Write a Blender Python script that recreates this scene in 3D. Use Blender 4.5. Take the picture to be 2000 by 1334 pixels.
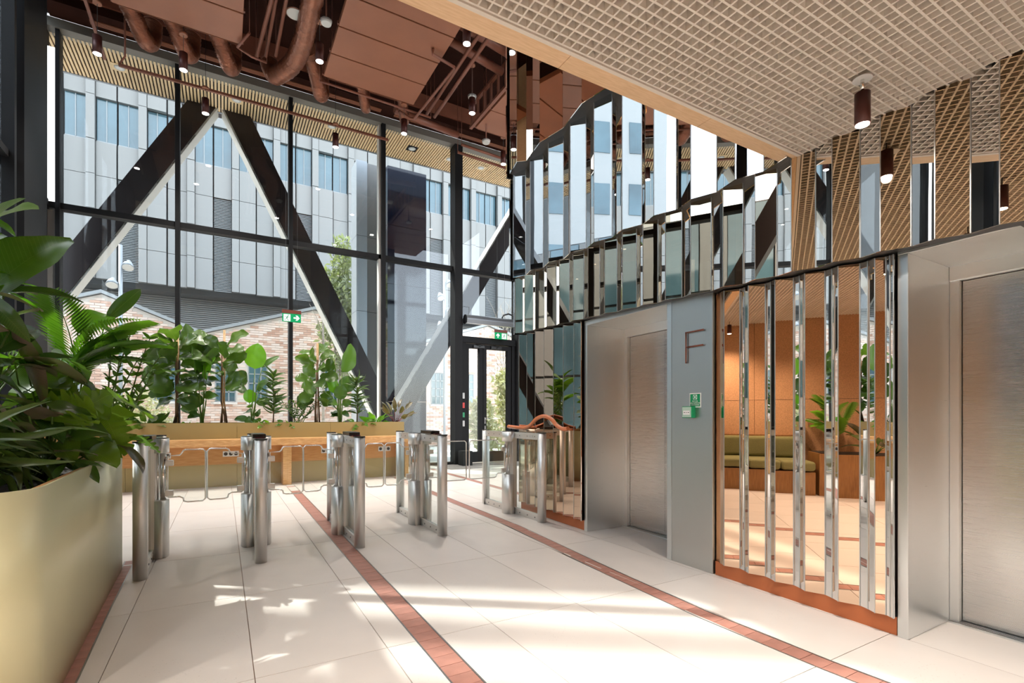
import bpy, bmesh, math, random
from mathutils import Vector, Matrix
R_ = math.radians
rnd = random.Random(7)
for o in list(bpy.data.objects):
    bpy.data.objects.remove(o, do_unlink=True)
sc = bpy.context.scene
COL = sc.collection

# ------------------------------------------------------------------ camera
cam_d = bpy.data.cameras.new('camera')
cam = bpy.data.objects.new('camera', cam_d); COL.objects.link(cam)
cam.location = (0, 0, 1.18)
cam.rotation_euler = (R_(90), 0, -math.atan(565/977))
cam_d.sensor_width = 36; cam_d.lens = 977/2000*36; cam_d.shift_y = .0725
cam_d.clip_start = .05; cam_d.clip_end = 500
sc.camera = cam

# ------------------------------------------------------------------ world, sun, exposure
w = bpy.data.worlds.new('sky'); sc.world = w; w.use_nodes = True
nt = w.node_tree; nt.nodes.clear()
sky = nt.nodes.new('ShaderNodeTexSky'); sky.sky_type = 'NISHITA'; sky.sun_disc = False
sky.sun_elevation = R_(50); sky.sun_rotation = R_(-53); sky.dust_density = 2.5; sky.ozone_density = 1.0
bg = nt.nodes.new('ShaderNodeBackground'); bg.inputs['Strength'].default_value = 2.3
wo = nt.nodes.new('ShaderNodeOutputWorld')
hz = nt.nodes.new('ShaderNodeMix'); hz.data_type = 'RGBA'; hz.inputs[0].default_value = .88; hz.inputs[7].default_value = (1.0, .99, .97, 1)
nt.links.new(sky.outputs[0], hz.inputs[6]); nt.links.new(hz.outputs[2], bg.inputs[0]); nt.links.new(bg.outputs[0], wo.inputs[0])
SUN_AZ = Vector((.8, -.6, 0)); EL = R_(50)
sd = bpy.data.lights.new('sun', 'SUN'); sd.energy = 5.0; sd.angle = R_(.53); sd.color = (1, .95, .87)
sun = bpy.data.objects.new('sun', sd); COL.objects.link(sun)
sun.rotation_euler = Vector((.8*math.cos(EL), -.6*math.cos(EL), -math.sin(EL))).to_track_quat('-Z', 'Y').to_euler()
sun.location = (-20, 20, 30)
sc.view_settings.view_transform = 'Standard'; sc.view_settings.look = 'None'
sc.view_settings.gamma = 1; sc.view_settings.use_curve_mapping = False
sc.view_settings.exposure = .9
SPOT_HI, SPOT_LO = 260, 95
cy = sc.cycles
cy.max_bounces = 14; cy.diffuse_bounces = 5; cy.glossy_bounces = 8; cy.transmission_bounces = 8
cy.transparent_max_bounces = 40; cy.caustics_reflective = False; cy.caustics_refractive = False
cy.sample_clamp_indirect = 6; cy.blur_glossy = .5
cy.use_denoising = True

# ------------------------------------------------------------------ materials
MATS = {}
def new_mat(name):
    m = bpy.data.materials.new(name); m.use_nodes = True
    n = m.node_tree.nodes; n.clear(); MATS[name] = m
    out = n.new('ShaderNodeOutputMaterial')
    return m, m.node_tree, out
def mat(name, col, rough=.5, metal=0., spec=.5, noise=None, bump=None, col2=None, brush=None, coord='Object'):
    """principled with optional noise colour variation (scale, amount) and bump (scale, strength)"""
    m, t, out = new_mat(name); N, L = t.nodes, t.links
    b = N.new('ShaderNodeBsdfPrincipled'); L.new(b.outputs[0], out.inputs[0])
    b.inputs['Base Color'].default_value = (*col, 1); b.inputs['Roughness'].default_value = rough
    b.inputs['Metallic'].default_value = metal; b.inputs['Specular IOR Level'].default_value = spec
    tc = N.new('ShaderNodeTexCoord')
    if noise:
        sc_, amt = noise[0], noise[1]
        mp = N.new('ShaderNodeMapping'); L.new(tc.outputs[coord], mp.inputs[0])
        if len(noise) > 2: mp.inputs['Scale'].default_value = noise[2]
        tx = N.new('ShaderNodeTexNoise'); tx.inputs['Scale'].default_value = sc_; tx.inputs['Detail'].default_value = 5
        L.new(mp.outputs[0], tx.inputs[0])
        rp = N.new('ShaderNodeValToRGB'); L.new(tx.outputs[0], rp.inputs[0])
        c2 = col2 or tuple(c*(1-amt) for c in col)
        rp.color_ramp.elements[0].position = .35; rp.color_ramp.elements[1].position = .68
        rp.color_ramp.elements[0].color = (*c2, 1); rp.color_ramp.elements[1].color = (*col, 1)
        L.new(rp.outputs[0], b.inputs['Base Color'])
    if bump:
        mp2 = N.new('ShaderNodeMapping'); L.new(tc.outputs[coord], mp2.inputs[0])
        if len(bump) > 2: mp2.inputs['Scale'].default_value = bump[2]
        t2 = N.new('ShaderNodeTexNoise'); t2.inputs['Scale'].default_value = bump[0]; t2.inputs['Detail'].default_value = 4
        L.new(mp2.outputs[0], t2.inputs[0])
        bp = N.new('ShaderNodeBump'); bp.inputs['Strength'].default_value = bump[1]; bp.inputs['Distance'].default_value = .01
        L.new(t2.outputs[0], bp.inputs['Height']); L.new(bp.outputs[0], b.inputs['Normal'])
    if brush:
        mp3 = N.new('ShaderNodeMapping'); L.new(tc.outputs[coord], mp3.inputs[0]); mp3.inputs['Scale'].default_value = brush[1]
        t3 = N.new('ShaderNodeTexNoise'); t3.inputs['Scale'].default_value = brush[0]; t3.inputs['Detail'].default_value = 3
        L.new(mp3.outputs[0], t3.inputs[0])
        mr = N.new('ShaderNodeMapRange'); L.new(t3.outputs[0], mr.inputs[0])
        mr.inputs[3].default_value = rough-.06; mr.inputs[4].default_value = rough+.08
        L.new(mr.outputs[0], b.inputs['Roughness'])
    return m
def emis(name, col, strength):
    m, t, out = new_mat(name)
    e = t.nodes.new('ShaderNodeEmission'); e.inputs[0].default_value = (*col, 1); e.inputs[1].default_value = strength
    t.links.new(e.outputs[0], out.inputs[0]); return m
def glass(name, tint=(.9, .93, .94), ior=1.45, rough=0.):
    m, t, out = new_mat(name); N, L = t.nodes, t.links
    tr = N.new('ShaderNodeBsdfTransparent'); tr.inputs[0].default_value = (*tint, 1)
    gl = N.new('ShaderNodeBsdfGlossy'); gl.inputs['Roughness'].default_value = rough
    fr = N.new('ShaderNodeFresnel'); ge = N.new('ShaderNodeNewGeometry'); mr = N.new('ShaderNodeMapRange')
    mr.inputs[3].default_value = ior; mr.inputs[4].default_value = 1/ior   # same reflectance at the inner face of the pane
    L.new(ge.outputs['Backfacing'], mr.inputs[0]); L.new(mr.outputs[0], fr.inputs[0])
    mx = N.new('ShaderNodeMixShader'); L.new(fr.outputs[0], mx.inputs[0]); L.new(tr.outputs[0], mx.inputs[1]); L.new(gl.outputs[0], mx.inputs[2])
    L.new(mx.outputs[0], out.inputs[0]); return m
def mirror(name, col, rough=.006, wav=.0):
    m, t, out = new_mat(name); N, L = t.nodes, t.links
    gl = N.new('ShaderNodeBsdfGlossy'); gl.inputs[0].default_value = (*col, 1); gl.inputs['Roughness'].default_value = rough
    tc = N.new('ShaderNodeTexCoord'); mp = N.new('ShaderNodeMapping'); mp.inputs['Scale'].default_value = (1, 1, .5)
    L.new(tc.outputs['Object'], mp.inputs[0])
    n1 = N.new('ShaderNodeTexNoise'); n1.inputs['Scale'].default_value = 2.2; L.new(mp.outputs[0], n1.inputs[0])
    bp = N.new('ShaderNodeBump'); bp.inputs['Strength'].default_value = wav; bp.inputs['Distance'].default_value = .01
    L.new(n1.outputs[0], bp.inputs['Height']); L.new(bp.outputs[0], gl.inputs['Normal'])
    L.new(gl.outputs[0], out.inputs[0]); return m
def wood(name, c1, c2, scale=6, stretch=(1, 12, 12), rough=.45):
    return mat(name, c1, rough, 0, .4, noise=(scale, .3, stretch), col2=c2)
def leafmat(name, c1, c2, vein, trans=.45, rough=.35, under=None):
    m, t, out = new_mat(name); N, L = t.nodes, t.links
    tc = N.new('ShaderNodeTexCoord'); sx = N.new('ShaderNodeSeparateXYZ'); L.new(tc.outputs['Object'], sx.inputs[0])
    oi = N.new('ShaderNodeObjectInfo')
    mix = N.new('ShaderNodeMix'); mix.data_type = 'RGBA'; L.new(oi.outputs['Random'], mix.inputs[0])
    mix.inputs[6].default_value = (*c1, 1); mix.inputs[7].default_value = (*c2, 1)
    ab = N.new('ShaderNodeMath'); ab.operation = 'ABSOLUTE'; L.new(sx.outputs[0], ab.inputs[0])
    s1 = N.new('ShaderNodeMath'); s1.operation = 'SUBTRACT'; L.new(sx.outputs[1], s1.inputs[0]); L.new(ab.outputs[0], s1.inputs[1])
    mu = N.new('ShaderNodeMath'); mu.operation = 'MULTIPLY'; L.new(s1.outputs[0], mu.inputs[0]); mu.inputs[1].default_value = 160
    sn = N.new('ShaderNodeMath'); sn.operation = 'SINE'; L.new(mu.outputs[0], sn.inputs[0])
    gt = N.new('ShaderNodeMath'); gt.operation = 'GREATER_THAN'; L.new(sn.outputs[0], gt.inputs[0]); gt.inputs[1].default_value = .88
    lt = N.new('ShaderNodeMath'); lt.operation = 'LESS_THAN'; L.new(ab.outputs[0], lt.inputs[0]); lt.inputs[1].default_value = .004
    mxv = N.new('ShaderNodeMath'); mxv.operation = 'MAXIMUM'; L.new(gt.outputs[0], mxv.inputs[0]); L.new(lt.outputs[0], mxv.inputs[1])
    ml = N.new('ShaderNodeMath'); ml.operation = 'MULTIPLY'; L.new(mxv.outputs[0], ml.inputs[0]); ml.inputs[1].default_value = .55
    m2 = N.new('ShaderNodeMix'); m2.data_type = 'RGBA'; L.new(ml.outputs[0], m2.inputs[0])
    L.new(mix.outputs[2], m2.inputs[6]); m2.inputs[7].default_value = (*vein, 1)
    b = N.new('ShaderNodeBsdfPrincipled'); b.inputs['Roughness'].default_value = rough; b.inputs['Specular IOR Level'].default_value = .5
    colout = m2.outputs[2]
    if under:
        ge = N.new('ShaderNodeNewGeometry'); m3 = N.new('ShaderNodeMix'); m3.data_type = 'RGBA'
        L.new(ge.outputs['Backfacing'], m3.inputs[0]); L.new(colout, m3.inputs[6]); m3.inputs[7].default_value = (*under, 1)
        colout = m3.outputs[2]
    L.new(colout, b.inputs['Base Color'])
    tl = N.new('ShaderNodeBsdfTranslucent')
    br = N.new('ShaderNodeMix'); br.data_type = 'RGBA'; br.blend_type = 'MULTIPLY'; br.inputs[0].default_value = 1
    L.new(m2.outputs[2], br.inputs[6]); br.inputs[7].default_value = (1.5, 1.65, .6, 1); L.new(br.outputs[2], tl.inputs[0])
    ms = N.new('ShaderNodeMixShader'); ms.inputs[0].default_value = trans
    L.new(b.outputs[0], ms.inputs[1]); L.new(tl.outputs[0], ms.inputs[2]); L.new(ms.outputs[0], out.inputs[0])
    return m

# setting
M_slab = mat('terrazzo_slab', (.71, .645, .595), .34, 0, .45, noise=(3.0, .05), bump=(60, .02))
def terrazzo():
    m = M_slab; t = m.node_tree; N, L = t.nodes, t.links
    b = [n for n in N if n.type == 'BSDF_PRINCIPLED'][0]
    src = b.inputs['Base Color'].links[0].from_socket
    ge = N.new('ShaderNodeNewGeometry'); vo = N.new('ShaderNodeTexVoronoi'); vo.inputs['Scale'].default_value = 55
    L.new(ge.outputs['Position'], vo.inputs[0])
    lt = N.new('ShaderNodeMath'); lt.operation = 'LESS_THAN'; L.new(vo.outputs['Distance'], lt.inputs[0]); lt.inputs[1].default_value = .16
    n2 = N.new('ShaderNodeTexNoise'); n2.inputs['Scale'].default_value = 2.5; L.new(ge.outputs['Position'], n2.inputs[0])
    g2 = N.new('ShaderNodeMath'); g2.operation = 'GREATER_THAN'; L.new(n2.outputs[0], g2.inputs[0]); g2.inputs[1].default_value = .57
    mm = N.new('ShaderNodeMath'); mm.operation = 'MULTIPLY'; L.new(lt.outputs[0], mm.inputs[0]); L.new(g2.outputs[0], mm.inputs[1])
    m5 = N.new('ShaderNodeMath'); m5.operation = 'MULTIPLY'; L.new(mm.outputs[0], m5.inputs[0]); m5.inputs[1].default_value = .35
    mx = N.new('ShaderNodeMix'); mx.data_type = 'RGBA'; L.new(m5.outputs[0], mx.inputs[0]); L.new(src, mx.inputs[6]); mx.inputs[7].default_value = (.42, .36, .31, 1)
    oi = N.new('ShaderNodeObjectInfo'); mr = N.new('ShaderNodeMapRange'); L.new(oi.outputs['Random'], mr.inputs[0]); mr.inputs[3].default_value = .95; mr.inputs[4].default_value = 1.04
    hv = N.new('ShaderNodeHueSaturation'); L.new(mr.outputs[0], hv.inputs['Value']); L.new(mx.outputs[2], hv.inputs['Color'])
    L.new(hv.outputs[0], b.inputs['Base Color'])
terrazzo()
M_joint = mat('joint_grout', (.45, .33, .27), .8)
M_redtile = mat('red_clay_tile', (.41, .19, .145), .5, noise=(9, .22), bump=(40, .05))
M_steeledge = mat('steel_edge', (.35, .34, .33), .35, .9)
M_black = mat('black_frame', (.012, .012, .013), .6, 0, .22, noise=(2, .2))
M_darkbrown = mat('dark_brown_ceiling', (.035, .012, .008), .95, 0, .08, noise=(1.5, .3))
M_brown = mat('brown_paint', (.33, .125, .065), .45, noise=(2.0, .12))
M_brownpipe = mat('brown_pipe', (.25, .088, .052), .42, .1, noise=(3, .2))
M_duct = mat('brown_foil_duct', (.30, .11, .06), .32, .5, noise=(9, .3), bump=(16, 1.0, (1, 1, 2.2)))
M_header = mat('grey_header', (.20, .185, .16), .45, .3)
M_slat = wood('larch_slat', (.92, .68, .40), (.84, .58, .32), 5, (14, 1.2, 14))
M_lattice = mat('lattice_paint', (.76, .70, .62), .6)
M_lattop = mat('lattice_void', (.05, .038, .028), .9)
M_beam = wood('birch_veneer', (.84, .60, .38), (.74, .50, .29), 14, (1.0, 9, 9), .4)
M_cork = mat('cork_panel', (.62, .34, .17), .75, noise=(70, .3), bump=(90, .15))
M_copperkick = mat('copper_kick', (.52, .16, .06), .42, .35)
M_back = mat('mirror_backing', (.55, .56, .56), .3, .8)
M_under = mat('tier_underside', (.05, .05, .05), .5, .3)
M_bodywall = mat('shaft_wall', (.16, .12, .10), .8)
M_bronze = mirror('bronze_mirror', (.80, .60, .45), wav=.012)
M_bronze2 = mirror('golden_bronze_mirror', (.70, .57, .42), wav=.012)
M_silver = mirror('silver_mirror', (.86, .85, .83), wav=.02)
M_smoke = mirror('smoke_mirror', (.66, .68, .70), wav=.02)
M_copperm = mirror('copper_mirror', (.85, .70, .60), wav=.02)
M_pane = glass('curtain_glass', (.88, .92, .93), 1.5)
M_wing = glass('gate_glass', (.93, .96, .95), 1.4)
M_wedge = mat('polished_glass_edge', (.96, .98, .97), .22, .9)
# metal
M_steel = mat('brushed_steel', (.76, .745, .72), .46, 1., brush=(4, (60, 60, 1.2)))
M_steelv = mat('brushed_steel_soft', (.74, .765, .77), .30, 1., brush=(5, (1.5, 1.5, 60)))
M_steeld = mat('brushed_steel_door', (.62, .625, .62), .25, 1., brush=(5, (1, 1, 120)))
M_steelp = mat('brushed_steel_panel', (.60, .605, .585), .34, 1., brush=(5, (1.5, 1.5, 60)))
M_chrome = mat('chrome', (.75, .74, .72), .1, 1.)
M_bolt = mat('bolt_steel', (.16, .16, .16), .35, .8)
M_blackplastic = mat('black_plastic', (.012, .012, .013), .3)
M_greyplastic = mat('pale_plastic', (.62, .62, .60), .4)
M_rosewood = mat('rust_letter', (.23, .075, .045), .4, .3)
# planter, bench
M_olive = mat('olive_powdercoat', (.74, .695, .43), .38, .15, noise=(2.2, .06))
M_olive2 = mat('ochre_powdercoat', (.36, .27, .105), .45, .1, noise=(2, .06))
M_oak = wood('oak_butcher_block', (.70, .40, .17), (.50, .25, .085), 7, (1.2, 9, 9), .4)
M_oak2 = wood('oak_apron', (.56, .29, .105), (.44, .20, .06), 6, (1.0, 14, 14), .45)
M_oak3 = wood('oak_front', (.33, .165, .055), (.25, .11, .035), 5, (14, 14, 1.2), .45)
M_soil = mat('bark_mulch', (.035, .022, .014), .9, noise=(30, .5), bump=(50, .8))
M_cushion = mat('olive_fabric', (.20, .19, .07), .85, noise=(80, .2), bump=(160, .2))
M_rail = mat('orange_rail', (.78, .22, .075), .25, .0, .6)
# exterior
M_pave = mat('pale_paving', (.80, .77, .72), .8, noise=(.6, .1))
M_clad = mat('grey_cladding', (.245, .243, .235), .5, .1, noise=(.4, .06))
M_clad2 = mat('grey_cladding_side', (.212, .21, .205), .5, .1)
M_cladback = mat('cladding_joint', (.09, .094, .098), .7)
M_louv = mat('louvre_grey', (.2, .21, .212), .6)
M_winglass = mat('office_glass', (.10, .19, .235), .06, 0, 1.0, noise=(.35, .5), coord='Object')
M_winframe = mat('office_window_frame', (.30, .32, .33), .5)
M_brick = mat('pale_brick', (.50, .30, .21), .85)
def brickvar():
    t = M_brick.node_tree; N, L = t.nodes, t.links
    b = [n for n in N if n.type == 'BSDF_PRINCIPLED'][0]
    ge = N.new('ShaderNodeNewGeometry'); rp = N.new('ShaderNodeValToRGB')
    oi = N.new('ShaderNodeObjectInfo'); ad = N.new('ShaderNodeMath'); ad.operation = 'ADD'
    L.new(ge.outputs['Random Per Island'], ad.inputs[0]); L.new(oi.outputs['Random'], ad.inputs[1])
    fr = N.new('ShaderNodeMath'); fr.operation = 'FRACT'; L.new(ad.outputs[0], fr.inputs[0]); L.new(fr.outputs[0], rp.inputs[0])
    e = rp.color_ramp.elements; e[0].color = (.50, .30, .22, 1); e[1].color = (.78, .64, .55, 1)
    x = e.new(.4); x.color = (.74, .52, .41, 1); x = e.new(.7); x.color = (.74, .61, .53, 1)
    L.new(rp.outputs[0], b.inputs['Base Color'])
brickvar()
M_mortar = mat('mortar', (.72, .66, .60), .9)
M_roofm = mat('grey_roof_sheet', (.33, .35, .36), .5, .3)
M_bracecol = mat('brace_dark', (.035, .026, .026), .35, .2)
M_pale = mat('pale_strip', (.62, .60, .56), .5)
M_capglow = emis('corner_cap_glow', (.97, 1, 1), 1.1)  # emission stands in for a bright reflection; no lamp in this corner
M_greycol2 = mat('pale_grey_cap', (.55, .58, .60), .4)
M_navy = mat('dark_glazed_column', (.010, .013, .028), .08, 0, .45)
M_greycol = mat('grey_column', (.34, .37, .40), .35, .4)
M_tower = mat('white_render', (.42, .43, .43), .8)
M_bark = mat('pale_bark', (.42, .37, .31), .85, noise=(12, .4))
M_needles = leafmat('pine_needles', (.24, .27, .17), (.34, .36, .25), (.3, .33, .2), .25, .7)
M_hedge = leafmat('sunlit_hedge', (.44, .43, .28), (.55, .53, .37), (.5, .49, .3), .15, .7)
# signs
M_signgreen = mat('sign_green', (.0, .27, .10), .4)
M_signlit = emis('lit_green_panel', (.02, .42, .15), .55)
M_signwhite = emis('lit_white_pictogram', (.86, .95, .88), .85)
M_white = mat('white_print', (.85, .85, .83), .5)
M_signbrown = mat('sign_brown', (.20, .05, .03), .5)
M_red = mat('red_button', (.62, .03, .02), .4)
M_lamp = emis('lamp_face', (1, .93, .84), 40)
M_lampbody = mat('lamp_body', (.075, .022, .018), .4, .3)
# plants
L_strel = leafmat('banana_leaf', (.05, .115, .02), (.085, .18, .026), (.14, .23, .06), .32, .34)
L_dark = leafmat('calathea_leaf', (.042, .105, .024), (.10, .195, .036), (.12, .19, .05), .26, .24, under=(.24, .17, .15))
L_fig = leafmat('fiddle_leaf', (.04, .085, .016), (.08, .15, .024), (.14, .21, .06), .3, .28)
L_drac = leafmat('dracaena_leaf', (.05, .10, .025), (.10, .16, .04), (.08, .14, .04), .25, .3)
L_mon = leafmat('monstera_leaf', (.10, .20, .02), (.20, .33, .035), (.27, .40, .09), .36, .28)
L_palm = leafmat('palm_leaf', (.09, .21, .02), (.14, .29, .03), (.14, .27, .04), .38, .35)
L_zz = leafmat('glossy_leaflet', (.07, .17, .02), (.13, .26, .035), (.06, .14, .02), .32, .22)
L_purple = leafmat('wine_leaf', (.10, .075, .05), (.13, .12, .06), (.18, .10, .06), .3, .3)
L_bright = leafmat('bright_leaf', (.11, .30, .015), (.16, .36, .03), (.16, .3, .05), .5, .3)
M_stem = mat('green_stem', (.12, .20, .03), .5)
M_trunk = mat('brown_stem', (.16, .085, .035), .8, noise=(20, .4))
M_cane = mat('bamboo_cane', (.45, .26, .10), .6)
M_winestem = mat('wine_stem', (.16, .03, .03), .4)

# ------------------------------------------------------------------ mesh helpers
class MB:
    def __init__(s): s.v = []; s.f = []; s.sm = []
    def add(s, vs, fs, smooth=False):
        b = len(s.v); s.v += [tuple(v) for v in vs]
        for f in fs: s.f.append(tuple(i+b for i in f)); s.sm.append(smooth)
        return s
    def box(s, x0, x1, y0, y1, z0, z1):
        x0, x1 = sorted((x0, x1)); y0, y1 = sorted((y0, y1)); z0, z1 = sorted((z0, z1))
        return s.add([(x0, y0, z0), (x1, y0, z0), (x1, y1, z0), (x0, y1, z0), (x0, y0, z1), (x1, y0, z1), (x1, y1, z1), (x0, y1, z1)],
                     [(0, 3, 2, 1), (4, 5, 6, 7), (0, 1, 5, 4), (1, 2, 6, 5), (2, 3, 7, 6), (3, 0, 4, 7)])
    def prism(s, poly, z0, z1, smooth=False):
        n = len(poly); a = sum(poly[i][0]*poly[(i+1) % n][1]-poly[(i+1) % n][0]*poly[i][1] for i in range(n))
        if a < 0: poly = poly[::-1]
        vs = [(x, y, z0) for x, y in poly]+[(x, y, z1) for x, y in poly]
        b = len(s.v); s.v += vs
        s.f.append(tuple(b+i for i in range(n-1, -1, -1))); s.sm.append(False)
        s.f.append(tuple(b+n+i for i in range(n))); s.sm.append(False)
        for i in range(n):
            j = (i+1) % n; s.f.append((b+i, b+j, b+n+j, b+n+i)); s.sm.append(smooth)
        return s
    def hexa(s, b4, t4):
        return s.add(list(b4)+list(t4), [(0, 3, 2, 1), (4, 5, 6, 7), (0, 1, 5, 4), (1, 2, 6, 5), (2, 3, 7, 6), (3, 0, 4, 7)])
    def tube(s, path, r, n=8, caps=True, smooth=True):
        path = [Vector(p) for p in path]; k = len(path)
        rs = r if isinstance(r, (list, tuple)) else [r]*k
        d0 = (path[1]-path[0]).normalized()
        up = Vector((0, 0, 1)) if abs(d0.z) < .95 else Vector((1, 0, 0))
        x = d0.cross(up).normalized(); vs = []
        for i, p in enumerate(path):
            d = (path[min(i+1, k-1)]-path[max(i-1, 0)]).normalized()
            x = (x-d*x.dot(d)).normalized(); y = d.cross(x)
            for j in range(n):
                a = 2*math.pi*j/n; vs.append(p+(x*math.cos(a)+y*math.sin(a))*rs[i])
        fs = [(i*n+j, i*n+(j+1) % n, (i+1)*n+(j+1) % n, (i+1)*n+j) for i in range(k-1) for j in range(n)]
        s.add(vs, fs, smooth)
        if caps:
            b = len(s.v)-k*n
            s.f.append(tuple(b+j for j in range(n-1, -1, -1))); s.sm.append(False)
            s.f.append(tuple(b+(k-1)*n+j for j in range(n))); s.sm.append(False)
        return s
    def cyl(s, x, y, z0, z1, r, n=20): return s.tube([(x, y, z0), (x, y, z1)], r, n)
    def build(s, name, m, parent=None, kind=None, loc=None):
        me = bpy.data.meshes.new(name); me.from_pydata(s.v, [], s.f)
        me.polygons.foreach_set('use_smooth', s.sm); me.materials.append(MATS[m] if isinstance(m, str) else m); me.update()
        o = bpy.data.objects.new(name, me); COL.objects.link(o)
        if parent: o.parent = parent
        if kind: o['kind'] = kind
        if loc: o.location = loc
        return o
def inst(name, me, parent=None, loc=None, M=None):
    o = bpy.data.objects.new(name, me); COL.objects.link(o)
    if parent: o.parent = parent
    if M is not None: o.matrix_basis = M
    elif loc: o.location = loc
    return o
def empty(name, loc=(0, 0, 0), rz=0):
    o = bpy.data.objects.new(name, None); COL.objects.link(o); o.location = loc; o.rotation_euler = (0, 0, rz)
    o.empty_display_size = .1; return o
def thing(name, label, cat, loc=(0, 0, 0), group=None, rz=0):
    o = empty(name, loc, rz); return tag(o, label, cat, group)
def tag(o, label, cat, group=None):
    o['label'] = label; o['category'] = cat
    if group: o['group'] = group
    return o
def struct(o): o['kind'] = 'structure'; return o
def part(o): return o
def bevel(o, w=.004, seg=2):
    m = o.modifiers.new('bevel', 'BEVEL'); m.width = w; m.segments = seg; m.limit_method = 'ANGLE'; m.angle_limit = R_(50); return o
def text_mesh(txt, size, m, parent, M, name='lettering', ext=.0005, align='CENTER'):
    cu = bpy.data.curves.new(name, 'FONT'); cu.body = txt; cu.size = size; cu.align_x = align; cu.align_y = 'CENTER'; cu.extrude = ext
    tmp = bpy.data.objects.new(name, cu); COL.objects.link(tmp)
    dg = bpy.context.evaluated_depsgraph_get(); me = bpy.data.meshes.new_from_object(tmp.evaluated_get(dg))
    bpy.data.objects.remove(tmp); me.materials.clear(); me.materials.append(m)
    return inst(name, me, parent, M=M)

# ------------------------------------------------------------------ layout constants (metres; X along the glass, Y towards it)
YG = 11.3            # front glass plane
XL = -2.6            # left glass plane
ZH = 7.72            # underside of the glass header
def wx(y): return 3.12+.033*(y-1.285)          # face of the lift wall

# ================================================================== SETTING
# ---- floor with slabs
b = MB(); b.box(-3.6, 9.0, -4.2, 11.9, -.2, -.009)
floor = struct(b.build('floor', M_joint))
xs = [-3.475+.6*i for i in range(0, 21)]; ys = [-3.48+1.2*i for i in range(0, 14)]
strips = []
def strip_poly(pts, w):   # centreline points -> function giving x range at y
    def f(y):
        for (x0, y0), (x1, y1) in zip(pts, pts[1:]):
            if min(y0, y1) <= y <= max(y0, y1):
                return x0+(x1-x0)*(y-y0)/(y1-y0)
        return None
    return f
SA = ([(.94, -4.2), (.94, 2.0), (.99, 9.27)], .13)
SB = ([(2.62, -4.2), (2.52, .6), (2.475, 1.3), (2.47, 2.0), (2.53, 2.9), (2.60, 3.6), (2.70, 4.6), (2.745, 6.3), (2.80, 7.6), (2.88, 9.6)], .12)
SC = ([(3.86, 5.6), (3.90, 6.9), (3.97, 8.8), (4.0, 10.9)], .11)
SD = ([(-.585, 2.25), (-.592, 2.9), (-.626, 3.9), (-.645, 4.84), (-.655, 5.08)], .062)
SE = ([(-.62, 9.2), (-.95, 8.2), (-1.25, 6.5)], .11)
SL = [(strip_poly(p, w_), w_) for p, w_ in (SA, SB, SC, SD)]
def slab_pieces(x0, x1, y0, y1):
    """cut a slab where a tile strip runs through it; strips run along Y"""
    out = [[(x0, x0), (x1, x1)]]   # list of (left(y0),left(y1)), (right..)
    for f, w_ in SL:
        a, c = f(y0), f(y1)
        if a is None or c is None: continue
        new = []
        for (l0, l1), (r0, r1) in out:
            if max(a, c)+w_/2 <= min(l0, l1) or min(a, c)-w_/2 >= max(r0, r1): new.append([(l0, l1), (r0, r1)]); continue
            if (a-w_/2) > l0 or (c-w_/2) > l1: new.append([(l0, l1), (min(r0, max(l0, a-w_/2)), min(r1, max(l1, c-w_/2)))])
            if (a+w_/2) < r0 or (c+w_/2) < r1: new.append([(max(l0, min(r0, a+w_/2)), max(l1, min(r1, c+w_/2))), (r0, r1)])
        out = new
    return out
g = .0022
for i in range(len(xs)-1):
    for j in range(len(ys)-1):
        x0, x1, y0, y1 = xs[i], xs[i+1], ys[j], ys[j+1]
        if y0 < 11.9 and x0 < 8.5:
            for (l0, l1), (r0, r1) in slab_pieces(x0, x1, y0, y1):
                if max(r0-l0, r1-l1) < .012: continue
                b = MB(); cx, cy_ = (l0+r0)/2, (y0+y1)/2
                q = [(l0+g-cx, y0+g-cy_), (max(l0+g, r0-g)-cx, y0+g-cy_), (max(l1+g, r1-g)-cx, y1-g-cy_), (l1+g-cx, y1-g-cy_)]
                b.hexa([(x, y, -.012) for x, y in q], [(x, y, 0) for x, y in q])
                b.build('floor_slab', M_slab, floor, loc=(cx, cy_, 0))
# ---- clay tile strips
def tile_strip(idx, spec, L=.1):
    pts, w_ = spec; f = strip_poly(pts, w_); y = max(pts[0][1], -1.4); yend = pts[-1][1] if pts[-1][1] > pts[0][1] else pts[0][1]
    b = MB(); ed = MB(); P = []
    yy = y
    while yy < yend-.02:
        P.append((f(yy), yy)); yy += .1
    P.append((f(yend-1e-6), yend))
    for (xa, ya), (xb, yb) in zip(P, P[1:]):
        for s in (-1, 1):
            o_ = s*w_/2
            ed.hexa([(xa+o_-.004, ya, -.008), (xa+o_+.004, ya, -.008), (xb+o_+.004, yb, -.008), (xb+o_-.004, yb, -.008)],
                    [(xa+o_-.004, ya, .0015), (xa+o_+.004, ya, .0015), (xb+o_+.004, yb, .0015), (xb+o_-.004, yb, .0015)])
    root = struct(ed.build('trim_%d' % idx, M_steeledge))
    for (xa, ya), (xb, yb) in zip(P, P[1:]):
        t = MB(); h = w_/2-.005; cx, cy_ = (xa+xb)/2, (ya+yb)/2; dz = rnd.uniform(-.0006, .0006)
        q = [(xa-h-cx, ya+.0012-cy_), (xa+h-cx, ya+.0012-cy_), (xb+h-cx, yb-.0012-cy_), (xb-h-cx, yb-.0012-cy_)]
        t.hexa([(u, v, -.008) for u, v in q], [(u, v, dz) for u, v in q]); t.build('clay_tile', M_redtile, root, loc=(cx, cy_, 0))
tile_strip(1, SA); tile_strip(2, SB); tile_strip(3, SC); tile_strip(4, SD)

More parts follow.
